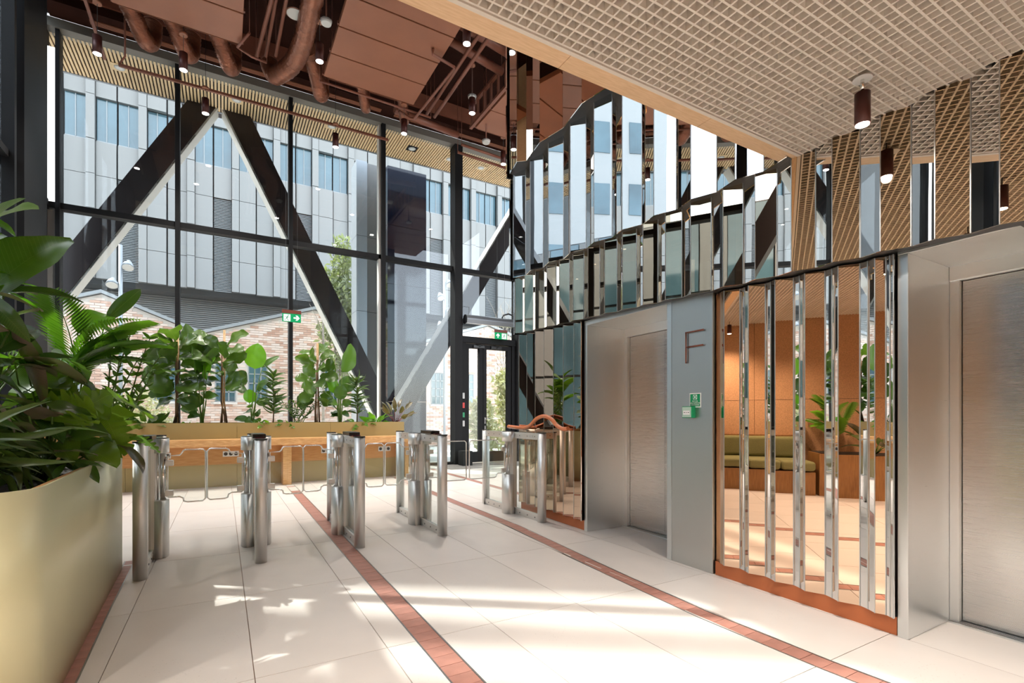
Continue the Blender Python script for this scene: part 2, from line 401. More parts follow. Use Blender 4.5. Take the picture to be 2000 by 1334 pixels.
# ---- front curtain wall
win = struct(empty('window_1'))
def member(name, x0, x1, y0, y1, z0, z1, par, m=M_black):
    b = MB(); cx, cy_, cz = (x0+x1)/2, (y0+y1)/2, (z0+z1)/2
    b.box(x0-cx, x1-cx, y0-cy_, y1-cy_, z0-cz, z1-cz); return b.build(name, m, par, loc=(cx, cy_, cz))
MX = [(-2.60, .06, .2), (-2.42, .06, .22), (-.73, .075, .22), (1.213, .075, .22), (3.12, .09, .26), (4.93, .20, .30), (6.62, .11, .3), (8.4, .1, .25)]
for x, w_, d in MX:
    bevel(member('mullion', x-w_/2, x+w_/2, YG-d+.08, YG+.08, 0, ZH, win), .003)
member('corner_cap', -2.572, -2.452, YG-.03, YG-.012, 4.82, 7.45, win, M_capglow); member('corner_cap', -2.572, -2.452, YG-.03, YG-.012, .06, 4.68, win, M_greycol2)  # upper cap glows in place of a reflection, grey below for its dimmer part
member('pale_cap', 3.03, 3.072, YG-.1, YG+.06, 0, ZH, win, M_pale)
for (xa, wa, _), (xb, wb, _) in zip(MX, MX[1:]):
    l, r = xa+wa/2, xb-wb/2
    member('transom', l, r, YG-.1, YG+.08, 4.70, 4.80, win)
    member('bottom_rail', l, r, YG-.1, YG+.08, 0, .06, win) if xa < 4.9 or xa > 6.5 else None
    member('glass_pane', l, r, YG-.006, YG+.006, 4.80, ZH, win, M_pane)
    zb = .06 if not (4.9 < xa < 6.5) else 3.13
    member('glass_pane', l, r, YG-.006, YG+.006, zb, 4.70, win, M_pane)
member('header', XL, 8.5, YG-.18, YG+.1, ZH, ZH+.15, win, M_header)
b = MB(); b.box(4.86, 5.10, YG-.62, YG-.34, 0, .35); b.build('column_foot', M_black, win)
# slot diffuser along the header
b = MB()
for k in range(4): b.box(-1.95, 3.0, YG-.34-.03*k, YG-.325-.03*k, ZH+.13, ZH+.15); b.box(3.3, 8.0, YG-.34-.03*k, YG-.325-.03*k, ZH+.13, ZH+.15)
b.build('slot_diffuser', M_brown, win)
# ---- left curtain wall
win2 = struct(empty('window_2'))
for y, w_ in ((11.14, .06), (2.42, .16), (4.2, .07), (5.825, .13), (7.6, .07), (9.35, .08)):
    sl_ = y == 5.825   # unseen mullion set and slimmed to split the sun streak in two
    member('mullion', XL-(.03 if sl_ else .1), XL+(.03 if sl_ or y > 11 else .14), y-w_/2, y+w_/2, 0, 8.3, win2)
member('wide_pier', XL-.12, XL+.16, 9.62, 10.68, 0, 8.3, win2)
yl = [2.5, 4.165, 4.235, 5.76, 5.89, 7.565, 7.635, 9.31, 9.39, 9.62, 10.68, 11.11]
for a, c in zip(yl[::2], yl[1::2]):
    member('transom', XL-.1, XL+.08, a, c, 4.70, 4.80, win2)
    gm = M_pane
    member('glass_pane', XL-.006, XL+.006, a, c, .05, 4.70, win2, gm)
    member('glass_pane', XL-.006, XL+.006, a, c, 4.80, 7.9, win2, gm)
member('header', XL-.1, XL+.12, 2.4, YG-.2, 7.9, 8.3, win2, M_black)
# ---- exit door
door = struct(empty('door_1', (5.9, YG, 0)))
def dpart(name, x0, x1, z0, z1, y0=-.06, y1=.06, m=M_black, par=None): 
    b = MB(); b.box(x0-5.9, x1-5.9, y0, y1, z0, z1); return b.build(name, m, par or door)
dpart('door_head', 5.06, 6.565, 2.98, 3.13, -.13, .08)
dpart('frame_post', 5.06, 5.17, 0, 2.98, -.1, .08); dpart('frame_post', 6.48, 6.565, 0, 2.98, -.1, .08)
for x0, x1 in ((5.18, 5.66), (5.67, 6.47)):
    leaf = dpart('door_leaf', x0, x0+.09, .02, 2.96)
    lp = MB().box(x1-.1-5.9, x1-5.9, -.06, .06, .02, 2.96).box(x0+.09-5.9, x1-.1-5.9, -.06, .06, .02, .28).box(x0+.09-5.9, x1-.1-5.9, -.06, .06, 2.86, 2.96)
    lp.build('leaf_frame', M_black, leaf); dpart('glass_pane', x0+.09, x1-.1, .28, 2.86, -.006, .006, M_pane, leaf)
    b = MB().tube([(x0+.05-5.9, -.06, .16), (x0+.05-5.9, -.075, .16)], .018, 12); b.build('stud', M_greyplastic, leaf)
    if x0 > 5.5:
        h = MB().box(x0+.03-5.9, x0+.06-5.9, -.068, -.06, .98, 1.14); h.tube([(x0+.045-5.9, -.065, 1.1), (x0+.045-5.9, -.115, 1.1), (x0+.17-5.9, -.115, 1.1)], .01, 8)
        h.box(x0+.03-5.9, x0+.06-5.9, -.068, -.06, .84, .93); h.build('lever_handle', M_chrome, leaf)
    c = MB().box(x0+.2-5.9, x0+.5-5.9, -.11, -.062, 2.87, 2.93).tube([(x0+.35-5.9, -.1, 2.9), (x0+.42-5.9, -.26, 2.92), (x0+.25-5.9, -.11, 2.95)], .008, 6)
    c.build('door_closer', M_blackplastic, leaf)
for z0, z1, m in ((1.60, 1.74, M_greyplastic), (1.37, 1.5, M_red), (1.14, 1.26, M_signgreen), (.92, 1.06, M_greyplastic)):
    t = MB().box(5.062, 5.118, YG-.14, YG-.10, z0, z1).build({M_red: 'call_point', M_signgreen: 'release_button'}.get(m, 'card_reader'), m)
    tag(t, {1.60: 'small pale wall box above the red call point, left of the glass exit door', 1.37: 'small red fire call point beside the glass exit door',
            1.14: 'small green door release button beneath the red call point', .92: 'small pale wall box under the green button by the exit door'}[z0], 'button')
# ---- exit mat at the door
b = MB().box(4.3, 8.2, 10.1, 11.15, 0, .006); o = b.build('entrance_mat', mat('mat_grey', (.30, .27, .25), .95, noise=(40, .3))); tag(o, 'flat grey entrance mat lying in front of the glass exit door', 'mat')
# ---- walls of the seating side and rear
M_cavity = M_bodywall
def panel_wall(name, p0, p1, z0, z1, n, m, thick=.05, rows=1):
    """wall of separate panels with open joints; p0->p1 in plan, panels on the left-hand side"""
    a, c = Vector((*p0, 0)), Vector((*p1, 0)); d = (c-a).normalized(); nn = Vector((-d.y, d.x, 0)); L_ = (c-a).length
    bk = MB(); q = [a, c, c-nn*thick, a-nn*thick]; bk.prism([(v.x, v.y) for v in q], z0, z1); root = struct(bk.build(name, M_cavity))
    for k in range(n):
        for r in range(rows):
            s0, s1 = L_*k/n+.003, L_*(k+1)/n-.003; zz0, zz1 = z0+(z1-z0)*r/rows+.003, z0+(z1-z0)*(r+1)/rows-.003
            e = [a+d*s0+nn*.001, a+d*s1+nn*.001, a+d*s1+nn*.016, a+d*s0+nn*.016]
            MB().prism([(v.x, v.y) for v in e], zz0, zz1).build('cork_panel', m, root)
    return root
panel_wall('wall_left', (-2.62, 2.34), (-2.62, -3.9), 0, 2.9, 5, M_cork, rows=2)
panel_wall('wall_back', (-2.6, -3.9), (3.0, -3.9), 0, 2.9, 5, M_cork, rows=2)
b = MB().box(-2.7, 3.3, 1.78, 1.868, 2.93, 8.5); struct(b.build('wall_front', M_beam))
b = MB().box(8.5, 8.6, 5.4, 11.5, 0, 8.5); struct(b.build('wall_east', M_darkbrown))
# ---- ceilings
b = MB().box(-2.8, 8.7, 1.9, YG-.25, 8.35, 8.6); ceil = struct(b.build('ceiling', M_darkbrown))
b = MB().box(XL+.1, 8.5, YG-.62, YG-.19, ZH+.15, 8.35); b.build('bulkhead', M_darkbrown, ceil)
b = MB().box(XL+.1, 8.5, YG-.66, YG-.62, ZH+.3, 8.35); b.build('bulkhead_face', M_brownpipe, ceil)
b = MB().box(-2.7, 3.35, -4.0, 1.9, 2.86, 2.95); lat = struct(b.build('ceiling.001', M_lattop))
ZL = 2.765; P_ = .0445; BH = .075
# lattice bars, each a piece
yb0, yb1, xb0, xb1 = -3.4, 1.742, -2.58, 3.10
barX = MB().box(-(xb1-xb0)/2, (xb1-xb0)/2, -.0045, .0045, 0, BH)
meX = None; k = 0; y = yb1
while y > yb0:
    if meX is None:
        o = barX.build('lattice_bar', M_lattice, lat, loc=((xb0+xb1)/2, y, ZL)); meX = o.data
    else: inst('lattice_bar', meX, lat, ((xb0+xb1)/2, y, ZL))
    y -= P_
barY = MB().box(-.0035, .0035, -(yb1-yb0)/2, (yb1-yb0)/2, 0, BH); meY = None; x = 1.2985-P_*86
while x < xb1:
    if x > xb0:
        if meY is None: o = barY.build('lattice_bar', M_lattice, lat, loc=(x, (yb0+yb1)/2, ZL+.0006)); meY = o.data
        else: inst('lattice_bar', meY, lat, (x, (yb0+yb1)/2, ZL+.0006))
    x += P_
b = MB().box(xb0, xb1, 1.752, 1.772, ZL-.004, ZL+.09); b.build('edge_channel', M_lattice, lat)
beam = struct(MB().box(-2.7, 3.3, 1.776, 1.866, ZL+.03, 2.93).build('trim_5', M_cavity))
xx = [-2.65, -1.6, -.55, .4, 1.325, 2.25, 3.14]
for a, c in zip(xx, xx[1:]): MB().box(a+.0015, c-.0015, 1.7735, 1.868, ZL-.002, ZL+.03).build('veneer_board', M_beam, beam)

# ================================================================== MIRROR WALL
wall = struct(MB().box(3.86, 5.2, -3.9, 5.4, 0, 8.4).build('wall_right', M_bodywall))
def prism_part(name, poly, z0, z1, m, par): return MB().prism(poly, z0, z1).build(name, m, par)
def off(y, d): return (wx(y)+d, y)
prism_part('core', [off(-3.9, .22), off(5.4, .22), (3.76, 5.4), (3.76, -3.9)], 2.17, 8.4, M_bodywall, wall)
prism_part('core', [off(4.08, .22), off(5.4, .22), (3.76, 5.4), (3.76, 4.08)], 0, 2.17, M_bodywall, wall)
prism_part('core', [off(1.29, .22), off(2.47, .22), (3.76, 2.47), (3.76, 1.29)], 0, 2.17, M_bodywall, wall)
prism_part('core', [off(-3.9, .0), off(-.42, .0), (3.76, -.42), (3.76, -3.9)], 0, 2.12, M_steelv, wall)
def facet(a, c, z0, z1, m, zs=None):
    """thin mirror plate from plan point a to c (a further), z0/z1 floats or (za,zc)"""
    a, c = Vector((*a, 0)), Vector((*c, 0)); d = (c-a).normalized(); n = Vector((d.y, -d.x, 0))*-1
    n = Vector((-d.y, d.x, 0)); 
    e = .0012; a2, c2 = a+d*e, c-d*e; back = n*.008
    za0, zc0 = z0 if isinstance(z0, tuple) else (z0, z0); za1, zc1 = z1 if isinstance(z1, tuple) else (z1, z1)
    if n.x < 0: back = -back
    def p(v, z): return (v.x, v.y, z)
    q = [(a2, za0, za1), (c2, zc0, zc1), (c2+back, zc0, zc1), (a2+back, za0, za1)]
    # orient counter-clockwise seen from above
    ar = sum(q[i][0].x*q[(i+1) % 4][0].y-q[(i+1) % 4][0].x*q[i][0].y for i in range(4))
    if ar < 0: q = q[::-1]
    cen = (a+c)/2; cz = (za0+za1)/2
    b = MB().hexa([(v.x-cen.x, v.y-cen.y, l-cz) for v, l, h in q], [(v.x-cen.x, v.y-cen.y, h-cz) for v, l, h in q])
    return b.build('mirror_panel', m, wall, loc=(cen.x, cen.y, cz))
def tier(Ls, base, z0f, z1f, amp, rdy, mdep, mw, ma, mb, under=True, deep=.22):
    """three facets per fold: wide face, return, bright face"""
    V = []
    for i, L in enumerate(Ls[:-1]):
        p = L-Ls[i+1]; Ry = L-p*rdy
        V += [off(L, base), off(Ry, base+p*amp)]+([off(Ry-.5*(p-p*rdy), base+p*mdep)] if mdep else [])
    V.append(off(Ls[-1], base))
    k = 0; un = MB()
    for i, (a, c) in enumerate(zip(V, V[1:])):
        m = (mw, ma, mb)[i % 3] if mdep else (mw, ma)[i % 2]
        zz0 = (z0f(a[1]), z0f(c[1])); zz1 = (z1f(a[1]), z1f(c[1]))
        facet(a, c, zz0, zz1, m)
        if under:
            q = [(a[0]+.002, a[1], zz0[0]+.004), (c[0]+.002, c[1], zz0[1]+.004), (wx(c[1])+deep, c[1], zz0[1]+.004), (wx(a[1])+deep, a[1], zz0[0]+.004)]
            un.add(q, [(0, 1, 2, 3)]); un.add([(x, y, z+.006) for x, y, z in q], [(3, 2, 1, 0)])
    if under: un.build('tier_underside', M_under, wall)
    ed = MB()
    for x, y in V: ed.hexa([(x-.0035, y-.002, z0f(y)), (x+.001, y-.002, z0f(y)), (x+.001, y+.002, z0f(y)), (x-.0035, y+.002, z0f(y))], [(x-.0035, y-.002, z1f(y)), (x+.001, y-.002, z1f(y)), (x+.001, y+.002, z1f(y)), (x-.0035, y+.002, z1f(y))])
    ed.build('edge_trim', M_back, wall)
    return V
Z12 = lambda y: 2.048+.038*(max(min(y, 5.4), .0)-1.25)
Z23 = lambda y: 2.774+.033*(y-2.37)
Z34 = lambda y: 4.13
up = .004
# tier 1 right and left of the first lift
tier([2.353, 2.156, 1.961, 1.765, 1.569, 1.377, 1.288], -.03, lambda y: .1, lambda y: Z12(y)-.01, .22, .5, .135, M_bronze, M_silver, M_silver)
facet(off(2.47, .03), off(2.353, -.03), .1, Z12(2.4)-.01, M_bronze)
tier([5.40-.1975*i for i in range(7)]+[4.09], -.03, lambda y: .1, lambda y: Z12(y)-.01, .30, .6, 0, M_bronze, M_copperm, M_silver)
# tier 2
T2 = [5.36, 5.12, 4.87, 4.62, 4.37, 4.12, 3.865, 3.61, 3.36, 3.10, 2.845, 2.59, 2.30, 2.05, 1.803, 1.561, 1.315, 1.078, .841, .60, .36, .12, -.12, -.36, -.6, -.84, -1.08, -1.32, -1.56]
tier(T2, -.11, Z12, lambda y: Z23(y)+up if y > 1.77 else 2.77, .165, .52, 0, M_bronze2, M_silver, M_silver)
# tier 3
T3 = [5.30, 4.887, 4.497, 4.084, 3.696, 3.297, 2.914, 2.535, 2.157, 1.80]
tier(T3, -.17, Z23, lambda y: Z34(y)+up, .154, .48, 0, M_smoke, M_silver, M_silver)
# tier 4: plain zigzag
V4 = [off(5.3, -.22), off(4.997, -.29), off(4.926, -.2), off(4.518, -.27), off(4.177, -.2), off(3.757, -.27), off(3.435, -.2), off(3.027, -.27), off(2.705, -.2), off(2.35, -.27), off(2.01, -.2)]
un = MB()
for i, (a, c) in enumerate(zip(V4, V4[1:])):
    facet(a, c, 4.13, 7.9, M_smoke if i % 2 == 0 else M_bronze)
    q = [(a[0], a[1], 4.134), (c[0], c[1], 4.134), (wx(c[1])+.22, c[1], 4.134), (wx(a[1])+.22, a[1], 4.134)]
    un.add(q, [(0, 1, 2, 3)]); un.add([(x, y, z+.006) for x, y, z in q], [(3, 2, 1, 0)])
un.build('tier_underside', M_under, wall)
# end cap of the wall towards the door
for z0, z1, d in ((.1, 2.19, 0), (2.2, 2.87, -.09), (2.88, 4.12, -.15), (4.14, 7.9, -.2)):
    MB().box(wx(5.4)+d, 3.95, 5.41, 5.44, z0, z1).build('end_mirror', M_silver, wall)
# kick plates
for k, (y0, y1) in enumerate(((2.462, 1.29), (5.42, 4.08))):
    n = 12; P = [off(y0+(y1-y0)*i/n, .012) for i in range(n+1)]
    MB().prism(P+[(x+.05, y) for x, y in P[::-1]], 0, .1).build('baseboard_right' if k == 0 else 'baseboard_right.001', M_copperkick)
for o in [o for o in bpy.data.objects if o.name.startswith('baseboard_right')]: struct(o)
# orange wavy rail on the wall
rp = []
ctl = [(5.45, 1.045), (5.2, 1.036), (5.05, 1.036), (4.93, 1.07), (4.80, 1.145), (4.645, 1.176), (4.5, 1.14), (4.40, 1.075), (4.285, 1.04), (4.20, 1.05)]
for i in range(len(ctl)-1):
    for s in range(4):
        u = s/4; q0, q1, q2, q3 = [ctl[max(0, min(len(ctl)-1, i+j))] for j in (-1, 0, 1, 2)]
        cr = lambda a, b_, c, d: .5*(2*b_+(c-a)*u+(2*a-5*b_+4*c-d)*u*u+(3*b_-a-3*c+d)*u**3)
        rp.append((3.10, cr(q0[0], q1[0], q2[0], q3[0]), cr(q0[1], q1[1], q2[1], q3[1])))
rp.append((3.10, *ctl[-1]))
rail = thing('handrail', 'wavy orange tubular handrail on the mirror wall above the last turnstile', 'handrail', (3.10, 4.8, 1.0))
def rel(pts, o): return [(x-o[0], y-o[1], z-o[2]) for x, y, z in pts]
MB().tube(rel(rp, (3.10, 4.8, 1.0)), .022, 12).build('rail_tube', M_rail, rail)
for y, z in ((5.0, 1.04), (4.26, 1.04)): MB().tube(rel([(3.10, y, z), (3.24, y, z-.01)], (3.10, 4.8, 1.0)), .012, 8).build('wall_bracket', M_rail, rail)

# ================================================================== LIFTS
def lift(yl, yr, ztop, ypan, label, F=False):
    y0 = wx((yl+yr)/2)
    t = thing('elevator', label, 'elevator', (wx(yl), yl, 0)); ox, oy = wx(yl), yl
    def bx(name, d0, d1, ya, yb_, z0, z1, m, bev=.003):
        def q(z): return [(wx(ya)+d0-ox, ya-oy, z), (wx(ya)+d1-ox, ya-oy, z), (wx(yb_)+d1-ox, yb_-oy, z), (wx(yb_)+d0-ox, yb_-oy, z)]
        o = MB().hexa(q(z0), q(z1)) if ya < yb_ else MB().hexa(q(z0)[::-1], q(z1)[::-1])
        o = o.build(name, m, t)
        if bev: bevel(o, bev)
        return o
    fw = .05
    bx('jamb', 0, .56, yl, yl-fw, 0, ztop-fw, M_steelv); bx('jamb', 0, .56, yr+fw, yr, 0, ztop-fw, M_steelv)
    bx('lintel', 0, .56, yl, yr, ztop-fw, ztop, M_steelv)
    bx('head_panel', .50, .54, yl-fw, yr+fw, ztop-fw-.085, ztop-fw, M_steelv)
    bx('door_surround', .505, .56, yl-fw, yl-fw-.045, 0, ztop-fw-.085, M_steelv); bx('door_surround', .505, .56, yr+fw+.045, yr+fw, 0, ztop-fw-.085, M_steelv)
    ya, yb_ = yl-fw-.048, yr+fw+.048; mid = (ya+yb_)/2
    bx('door_panel', .545, .575, ya, mid+.0015, .012, ztop-fw-.088, M_steeld, 0); bx('door_panel', .545, .575, mid-.0015, yb_, .012, ztop-fw-.088, M_steeld, 0)
    bx('sill', .47, .60, yl-fw, yr+fw, 0, .008, M_steelv, 0)
    for k in range(3): bx('sill_groove', .485+.02*k, .492+.02*k, yl-fw, yr+fw, .008, .0095, M_bolt, 0)
    p = bx('control_panel', 0, .30, yr-.003, ypan, 0, ztop, M_steelp)
    return t, p
lift1, pan1 = lift(4.075, 2.885, 2.150, 2.477, 'lift with brushed steel portal beside a panel marked with letter F', True)
lift2, pan2 = lift(1.283, .083, 2.085, -.42, 'lift with wide steel portal at the right edge, nearest the camera')
# letter F from thin rods
FM = MB(); fx = lambda y: wx(y)-.012
Fo = thing('letter', 'rust brown letter F of thin rods on the steel lift panel', 'letter', (wx(2.72), 2.72, 1.6))
for pth in ([(2.722, 1.592), (2.722, 1.838)], [(2.727, 1.833), (2.553, 1.833)], [(2.722, 1.718), (2.556, 1.718)]):
    MB().tube([(fx(y)-wx(2.72), y-2.72, z-1.6) for y, z in pth], .006, 8).build('rod', M_rosewood, Fo)
# green smoke-vent sign and break-glass box
sx0 = wx(2.64)-.003
sg = thing('safety_sign', 'small green and white notice on the steel lift panel above the green box', 'sign', (sx0, 2.638, 1.30))
rotp = Matrix(((0, 0, -1, 0), (-1, 0, 0, 0), (0, 1, 0, 0), (0, 0, 0, 1)))   # text plane facing -X, reading towards -Y
MB().box(-.001, .002, -.053, .053, -.055, .055).build('backing', M_white, sg)
MB().box(-.0018, -.001, -.046, .046, -.048, .048).build('green_field', M_signgreen, sg)
MB().box(-.0026, -.0018, -.018, .018, .006, .042).build('symbol_square', M_white, sg)
MB().tube([(-.0034, .011*math.cos(a), .024+.013*math.sin(a)) for a in [2*math.pi*i/16 for i in range(17)]], .0032, 6).build('symbol_ring', M_signgreen, sg)
for k, tx in enumerate(('PRZYCISK', 'URUCHAMIANIA', 'ODDYMIANIA')):
    text_mesh(tx, .0125, M_white, sg, Matrix.Translation((-.0022, 0, -.008-.0145*k)) @ rotp)
bxo = thing('alarm_box', 'green break-glass box with white label on the steel lift panel', 'box', (wx(2.68), 2.685, 1.208))
o = MB().box(-.045, 0, -.048, .048, -.045, .045).build('housing', M_signgreen, bxo); bevel(o, .004)
MB().box(-.0475, -.045, -.042, .042, -.040, .040).build('window', mat('box_window', (.45, .62, .52), .25), bxo)
MB().box(-.049, -.0475, -.03, .032, -.02, .012).build('paper_label', M_white, bxo)
MB().box(-.0495, -.049, -.026, -.012, -.006, .0).box(-.0495, -.049, -.004, .004, -.006, .0).box(-.0495, -.049, .012, .026, -.006, .0).build('print', M_bolt, bxo)

# ================================================================== TURNSTILES
def turnstile(X, Yf, label, left=0., right=0., reader=True):
    """X centre line, Yf front post; left/right = wing length or 0"""
    t = thing('turnstile', label, 'turnstile', (X, Yf, 0), 'steel and glass gates across the lobby'); D = 1.38; Hh = .995; ym = .62
    for nm, y in (('front_post', 0), ('rear_post', D)):
        poly = []
        r = .045
        s = -1 if y == 0 else 1
        for i in range(13):
            a = math.pi*i/12; poly.append((r*math.cos(a), y+s*r*math.sin(a)))
        poly += [(-r, y-s*.03), (r, y-s*.03)]
        MB().prism(poly, 0, Hh-.008, True).build(nm, M_steel, t)
        MB().prism([(x*1.06, (v-y)*1.06+y) for x, v in poly], Hh-.008, Hh).build('post_cap', M_blackplastic, t)
    o = MB().box(-.022, .022, .03, D-.03, Hh-.085, Hh-.012).build('top_rail', M_steel, t); bevel(o, .003)
    MB().box(-.036, .036, .02, D-.02, Hh-.012, Hh-.006).build('top_plate', M_wing, t)
    o = MB().box(-.020, .020, .03, D-.03, .0, .075).build('base_rail', M_steel, t); bevel(o, .003)
    for y0, y1 in ((.03, ym-.06), (ym+.14, D-.03)): MB().box(-.006, .006, y0, y1, .075, Hh-.085).build('glass_panel', M_wing, t)
    o = MB().box(-.030, .030, ym-.02, ym+.10, 0, Hh-.012).build('pillar', M_steel, t); bevel(o, .004)
    bo = MB()
    for s in (-1, 1):
        for y in (.12, .28, .45, .95, 1.1, 1.25):
            bo.tube([(s*.02, y, .035), (s*.024, y, .035)], .008, 8); bo.tube([(s*.022, y, Hh-.05), (s*.0255, y, Hh-.05)], .006, 8)
    bo.build('bolts', M_bolt, t)['kind'] = 'stuff'
    for s in (-1, 1): MB().box(s*.022, s*.026, .16, .24, Hh-.062, Hh-.036).build('status_window', M_greyplastic, t)
    for s, Lw in ((-1, left), (1, right)):
        if not Lw: continue
        def drum(z0, z1, nm):
            poly = [(s*.028, ym-.055), (s*.075, ym-.055)]
            for i in range(11):
                a = -math.pi/2+math.pi*i/10; poly.append((s*(.075+.05*math.cos(a)), ym+.04+.095*math.sin(a)))
            poly += [(s*.028, ym+.135)]
            return MB().prism(poly, z0, z1, True).build(nm, M_steel, t)
        drum(0, .475, 'lower_drum'); d = drum(Hh-.125, Hh-.006, 'upper_drum')
        MB().prism([(s*(.03), ym-.05), (s*.075, ym-.05)]+[(s*(.075+.046*math.cos(-math.pi/2+math.pi*i/10)), ym+.04+.09*math.sin(-math.pi/2+math.pi*i/10)) for i in range(11)]+[(s*.03, ym+.13)], Hh-.006, Hh-.001).build('drum_cap', M_blackplastic, t)
        MB().cyl(s*.080, ym+.04, .475, Hh-.125, .024, 20).build('shaft', M_chrome, t)
        MB().cyl(s*.043, ym+.04, .475, Hh-.125, .010, 12).build('guide_rod', M_chrome, t)
        x0, x1 = .112, Lw
        shape = [(x0, .49), (x0+.085, .49), (x0+.11, .475), (x0+.115, .45), (x0+.14, .44), (x1-.02, .44), (x1, .46), (x1, .87), (x1-.02, .89), (x0+.13, .89), (x0+.11, .88), (x0+.10, .86), (x0+.085, .843), (x0, .84)]
        yw = ym+.04
        v = [(s*x, yw-.005, z) for x, z in shape]+[(s*x, yw+.005, z) for x, z in shape]; n = len(shape)
        MB().add(v, [tuple(range(n)), tuple(range(2*n-1, n-1, -1))]+[(i, (i+1) % n, n+(i+1) % n, n+i) for i in range(n)]).build('glass_wing', M_wing, t)
        MB().tube([(s*x, yw, z) for x, z in shape]+[(s*shape[0][0], yw, shape[0][1])], .007, 6, False).build('wing_rim', M_wedge, t)
        for z in (.525, .78):
            o = MB().box(s*.075, s*.155, yw-.016, yw+.016, z-.025, z+.025).build('hinge_clamp', M_steel, t); bevel(o, .006)
    if reader:
        rd = MB().box(-.05, .05, .20, .50, Hh-.004, Hh+.032).build('card_reader', M_blackplastic, t); bevel(rd, .006)
        MB().box(-.035, .035, .12, .19, Hh-.005, Hh+.004).build('display', mat('reader_display', (.12, .02, .03), .2), t)
    return t
turnstile(-.515, 4.46, 'leftmost steel turnstile, beside the tall olive planter', right=.385)
turnstile(.267, 4.50, 'second steel turnstile from the left, with glass wings on both sides', .385, .40)
turnstile(1.065, 4.57, 'middle steel turnstile of the five, standing on the red tile strip', .385, .40)
turnstile(1.877, 4.61, 'fourth steel turnstile from the left, before the exit door', .385, .56)
turnstile(3.065, 4.63, 'rightmost steel turnstile, standing against the mirror wall', left=.58, reader=False)

# ================================================================== LEFT PLANTER
def rrect(x0, x1, y0, y1, r, n=8):
    P = []
    for cx, cy_, a0 in ((x1-r, y1-r, 0), (x0+r, y1-r, 90), (x0+r, y0+r, 180), (x1-r, y0+r, 270)):
        for i in range(n+1):
            a = R_(a0+90*i/n); P.append((cx+r*math.cos(a), cy_+r*math.sin(a)))
    return P
def ring(outer, inner, z0, z1):
    n = len(outer); v = [(x, y, z0) for x, y in outer]+[(x, y, z1) for x, y in outer]+[(x, y, z1) for x, y in inner]+[(x, y, z0) for x, y in inner]
    b = MB(); fs = []
    for i in range(n):
        j = (i+1) % n
        fs += [(i, j, n+j, n+i), (n+i, n+j, 2*n+j, 2*n+i), (2*n+i, 2*n+j, 3*n+j, 3*n+i), (3*n+i, 3*n+j, j, i)]
    b.add(v, fs, False)
    for k in range(0, len(fs), 4): b.sm[k] = True
    return b
pl = thing('planter', 'tall olive metal planter with rounded corners in the left foreground', 'planter', (0, 0, 0))
ZP = .905
SH = lambda P: [(x+.07-.0317*(y-2.4), y) for x, y in P]
O_ = rrect(-2.40, -.665, 2.40, 5.08, .22); I_ = rrect(-2.39, -.675, 2.41, 5.07, .21); I2 = rrect(-2.35, -.715, 2.45, 5.03, .17); O_, I_, I2 = SH(O_), SH(I_), SH(I2)
ring(O_, I_, 0, ZP).build('metal_shell', M_olive, pl)
ring(I_, I2, ZP-.06, ZP-.012).build('wooden_rim', M_oak, pl)
so = MB().prism(I2, ZP-.12, ZP-.10)
for _ in range(900):
    x, y = rnd.uniform(-2.3, -.76), rnd.uniform(2.5, 4.98); a = rnd.uniform(0, 6.3); l = rnd.uniform(.012, .03); h = rnd.uniform(.004, .018)
    c, s_ = math.cos(a)*l, math.sin(a)*l
    so.add([(x-c, y-s_, ZP-.10), (x+s_*.6, y-c*.6, ZP-.10), (x+c, y+s_, ZP-.10), (x-s_*.6, y+c*.6, ZP-.10), (x, y, ZP-.10+h)], [(0, 1, 4), (1, 2, 4), (2, 3, 4), (3, 0, 4)])
so = so.build('bark_mulch', M_soil, pl); so['kind'] = 'stuff'

# ================================================================== BACK PLANTER AND COUNTER
bp = thing('planter', 'long ochre metal planter along the front glass behind the wooden counter', 'planter', (0, 0, 0))
xe = [-2.40, -1.3, .21, 1.72, 3.115]
for a, c in zip(xe, xe[1:]): 
    o = MB().box(a+.002, c-.002, 9.655, 9.675, 0, 1.06).build('front_panel', M_olive2, bp)
MB().box(3.095, 3.115, 9.675, 10.36, 0, 1.06).build('end_panel', M_olive2, bp)
MB().box(-2.40, 3.095, 10.34, 10.36, 0, 1.06).build('rear_panel', M_olive2, bp)
MB().box(-2.40, -2.38, 9.675, 10.34, 0, 1.06).build('end_panel', M_olive2, bp)
so = MB().box(-2.38, 3.095, 9.677, 10.338, .9, .99).build('bark_mulch', M_soil, bp); so['kind'] = 'stuff'
bt = thing('counter', 'long oak butcher block counter in front of the ochre planter', 'counter', (0, 0, 0))
n = 0
for r_ in range(6):
    x = -2.4-rnd.uniform(0, .5)
    while x < 3.10:
        l = rnd.uniform(.45, .95); a, c = max(x, -2.40), min(x+l, 3.10)
        if c-a > .01:
            y0 = 9.27+.063*r_; dz = rnd.uniform(-.0005, .0005); cx = (a+c)/2
            MB().box(a-cx+.0006, c-cx-.0006, 0, .0624, -.055, 0+dz).build('oak_stave', M_oak, bt, loc=(cx, y0, .795)); n += 1
        x += l
for r_ in range(2):
    x = -2.4-rnd.uniform(0, .5)
    while x < 3.10:
        l = rnd.uniform(.5, 1.0); a, c = max(x, -2.40), min(x+l, 3.10); cx = (a+c)/2
        if c-a > .01: MB().box(a-cx+.0006, c-cx-.0006, 0, .37, -.0275, -.0005).build('oak_stave', M_oak, bt, loc=(cx, 9.271, .74-.0275*r_))
        x += l
xe = [-2.40, -.9, .62, 2.05, 3.10]
for a, c in zip(xe, xe[1:]): MB().box(a+.001, c-.001, 9.62, 9.65, .37, .685).build('apron_board', M_oak2, bt)
